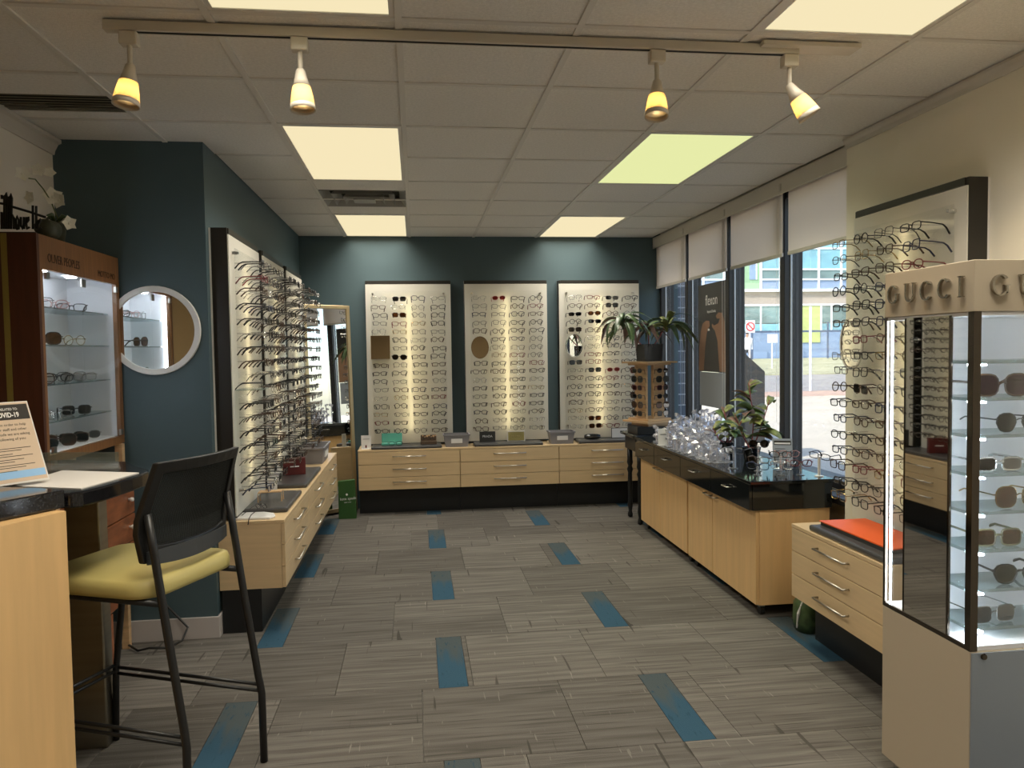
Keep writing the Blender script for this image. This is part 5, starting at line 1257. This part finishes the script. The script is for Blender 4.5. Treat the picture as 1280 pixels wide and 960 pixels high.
MB().box(GX, GX+.024, GY0_, GY0_+.024, .586, 1.597).build('corner_post', 'bronze_frame', gc); MB().box(GX, GX+.010, GY1_-.010, GY1_, .586, 1.597).build('corner_post', 'bronze_frame', gc)
MB().box(GX, GX+.008, 2.375, 2.381, .60, 1.59).box(GX, GX+.008, 2.158, 2.166, .60, 1.59).box(GX, GX+.010, GY0_+.024, GY1_-.010, .586, .598).build('trim_bar', 'bronze_frame', gc)
MB().box(GX+.001, GX+.007, 2.166, 2.375, .60, 1.59).build('mirror_panel', 'smoke_mirror', gc)
MB().box(GX+.002, GX+.006, 2.085, 2.157, .60, 1.59).box(GX+.002, GX+.006, 2.382, 2.479, .60, 1.59).build('side_glass', 'glass', gc); MB().box(GX+.025, GXe, GY0_+.003, GY0_+.008, .60, 1.585).build('front_glass', 'glass', gc); MB().box(GX+.011, GXe, GY1_-.008, GY1_-.004, .60, 1.585).build('rear_glass', 'glass', gc)
MB().box(GX+.012, GX+.017, 2.466, 2.471, .60, 1.585).build('light_strip', 'led_white', gc); MB().box(GX+.026, GX+.031, GY0_+.028, GY0_+.033, .60, 1.585).build('light_strip', 'led_white', gc); MB().box(GXe-.04, GXe-.034, GY0_+.028, GY0_+.034, .60, 1.585).build('light_strip', 'led_white', gc)
SG = [1.452, 1.340, 1.228, 1.110, .995, .878, .757, .64]
for s in SG:
    sh = MB().box(GX+.036, GXe-.045, GY0_+.045, 2.268, s-.010, s).build('shelf', 'shelf_glass', gc); MB().box(GX+.05, GX+.075, 2.10, 2.15, s-.016, s-.0105).build('shelf_lamp', 'led_white', sh)
GL = [('oversized', 'brown', 'lens_purple', 1.775, SG[1], 'oversized purple sunglasses on the highest stocked showcase shelf'), ('aviator', 'gunmetal', 'lens_dark', 1.835, SG[2], 'dark aviator sunglasses on the second stocked showcase shelf'), ('rectangular', 'clear', 'lens_dark', 1.77, SG[3], 'clear framed rectangular sunglasses in the showcase'),
      ('oversized', 'gold', 'lens_brown', 1.84, SG[4], 'gold trimmed brown lens sunglasses in the showcase'), ('square', 'olive', 'lens_brown', 1.77, SG[5], 'olive square sunglasses in the showcase'), ('aviator', 'black', 'lens_green', 1.845, SG[6], 'black aviator sunglasses in the showcase'), ('square', 'silver', 'lens_grey', 1.76, SG[7], 'thin silver sunglasses with grey lenses on the lowest showcase shelf')]
for sh, rim, ln, x, z, l in GL:
    h = max(p[1] for p in outline(sh)); hb = -min(p[1] for p in outline(sh))
    glasses('sunglasses', sh, rim, ln, (x, GY0_+.075, z+(hb+.003)*1.22), (0, 0, random.uniform(-.15, .15)), l, 'sunglasses inside the showcase', r=.0028 if rim not in ('silver', 'gold', 'gunmetal') else .0016, scale=1.22)
# serif capitals for the header
def arc(rx, rz_, a0, a1, n=14, dx=0): return [(dx+rx*math.cos(a0+(a1-a0)*k/n), rz_*math.sin(a0+(a1-a0)*k/n)) for k in range(n+1)]
def L_C(): a, b = math.radians(42), math.radians(318); return [arc(1, 1, a, b) + arc(.66, .88, a, b, dx=-.08)[::-1]], 1.0
def L_G(): p, _ = L_C(); return p + [[(.38, -.05), (1.0, -.05), (1.0, .03), (.38, .03)], [(.55, -.05), (.80, -.05), (.80, -.72), (.55, -.80)]], 1.0
def L_U(): o = [(-.75, 1), (-.75, -.25)] + [( -.75+.75+.75*math.cos(t_), -.25-.75*math.sin(t_)) for t_ in [PI-PI*k/10 for k in range(11)]] + [(.75, 1), (.60, 1), (.60, -.2)] + [(.04+.56*math.cos(t_), -.2-.62*math.sin(t_)) for t_ in [PI*k/10 for k in range(11)]] + [(-.48, 1)]; return [o, [(-.95, .93), (-.28, .93), (-.28, 1), (-.95, 1)], [(.38, .93), (.97, .93), (.97, 1), (.38, 1)]], .9
def L_I(): return [[(-.14, -1), (.14, -1), (.14, 1), (-.14, 1)], [(-.36, -1), (.36, -1), (.36, -.92), (-.36, -.92)], [(-.36, .92), (.36, .92), (.36, 1), (-.36, 1)]], .45
def letters(start, xd, nrm_):
    xd = Vector(xd); nrm_ = Vector(nrm_); pos = 0
    for ch, off in zip('GUCCI', (0, .088, .171, .255, .325)):
        polys = {'G': L_G, 'U': L_U, 'C': L_C, 'I': L_I}[ch]()[0]; mb = MB()
        for pl_ in polys:
            P3 = [Vector(start)+xd*(off+.029*a)+Vector((0, 0, .031*b))+nrm_*.002 for a, b in pl_]
            mb.extr(P3, nrm_*.010)
        mb.build('letter', 'letter_metal', gc)
letters((GX, 2.432, 1.673), (0, -1, 0), (-1, 0, 0)); letters((1.697, GY0_, 1.673), (1, 0, 0), (0, -1, 0))
kn = MB().lathe([(.006, 0), (.010, .006), (.008, .012)], 10); kn.v = [(1.66+x, GY0_-z, .572+y) for x, y, z in kn.v]; kn.build('lock', 'bronze_frame', gc)
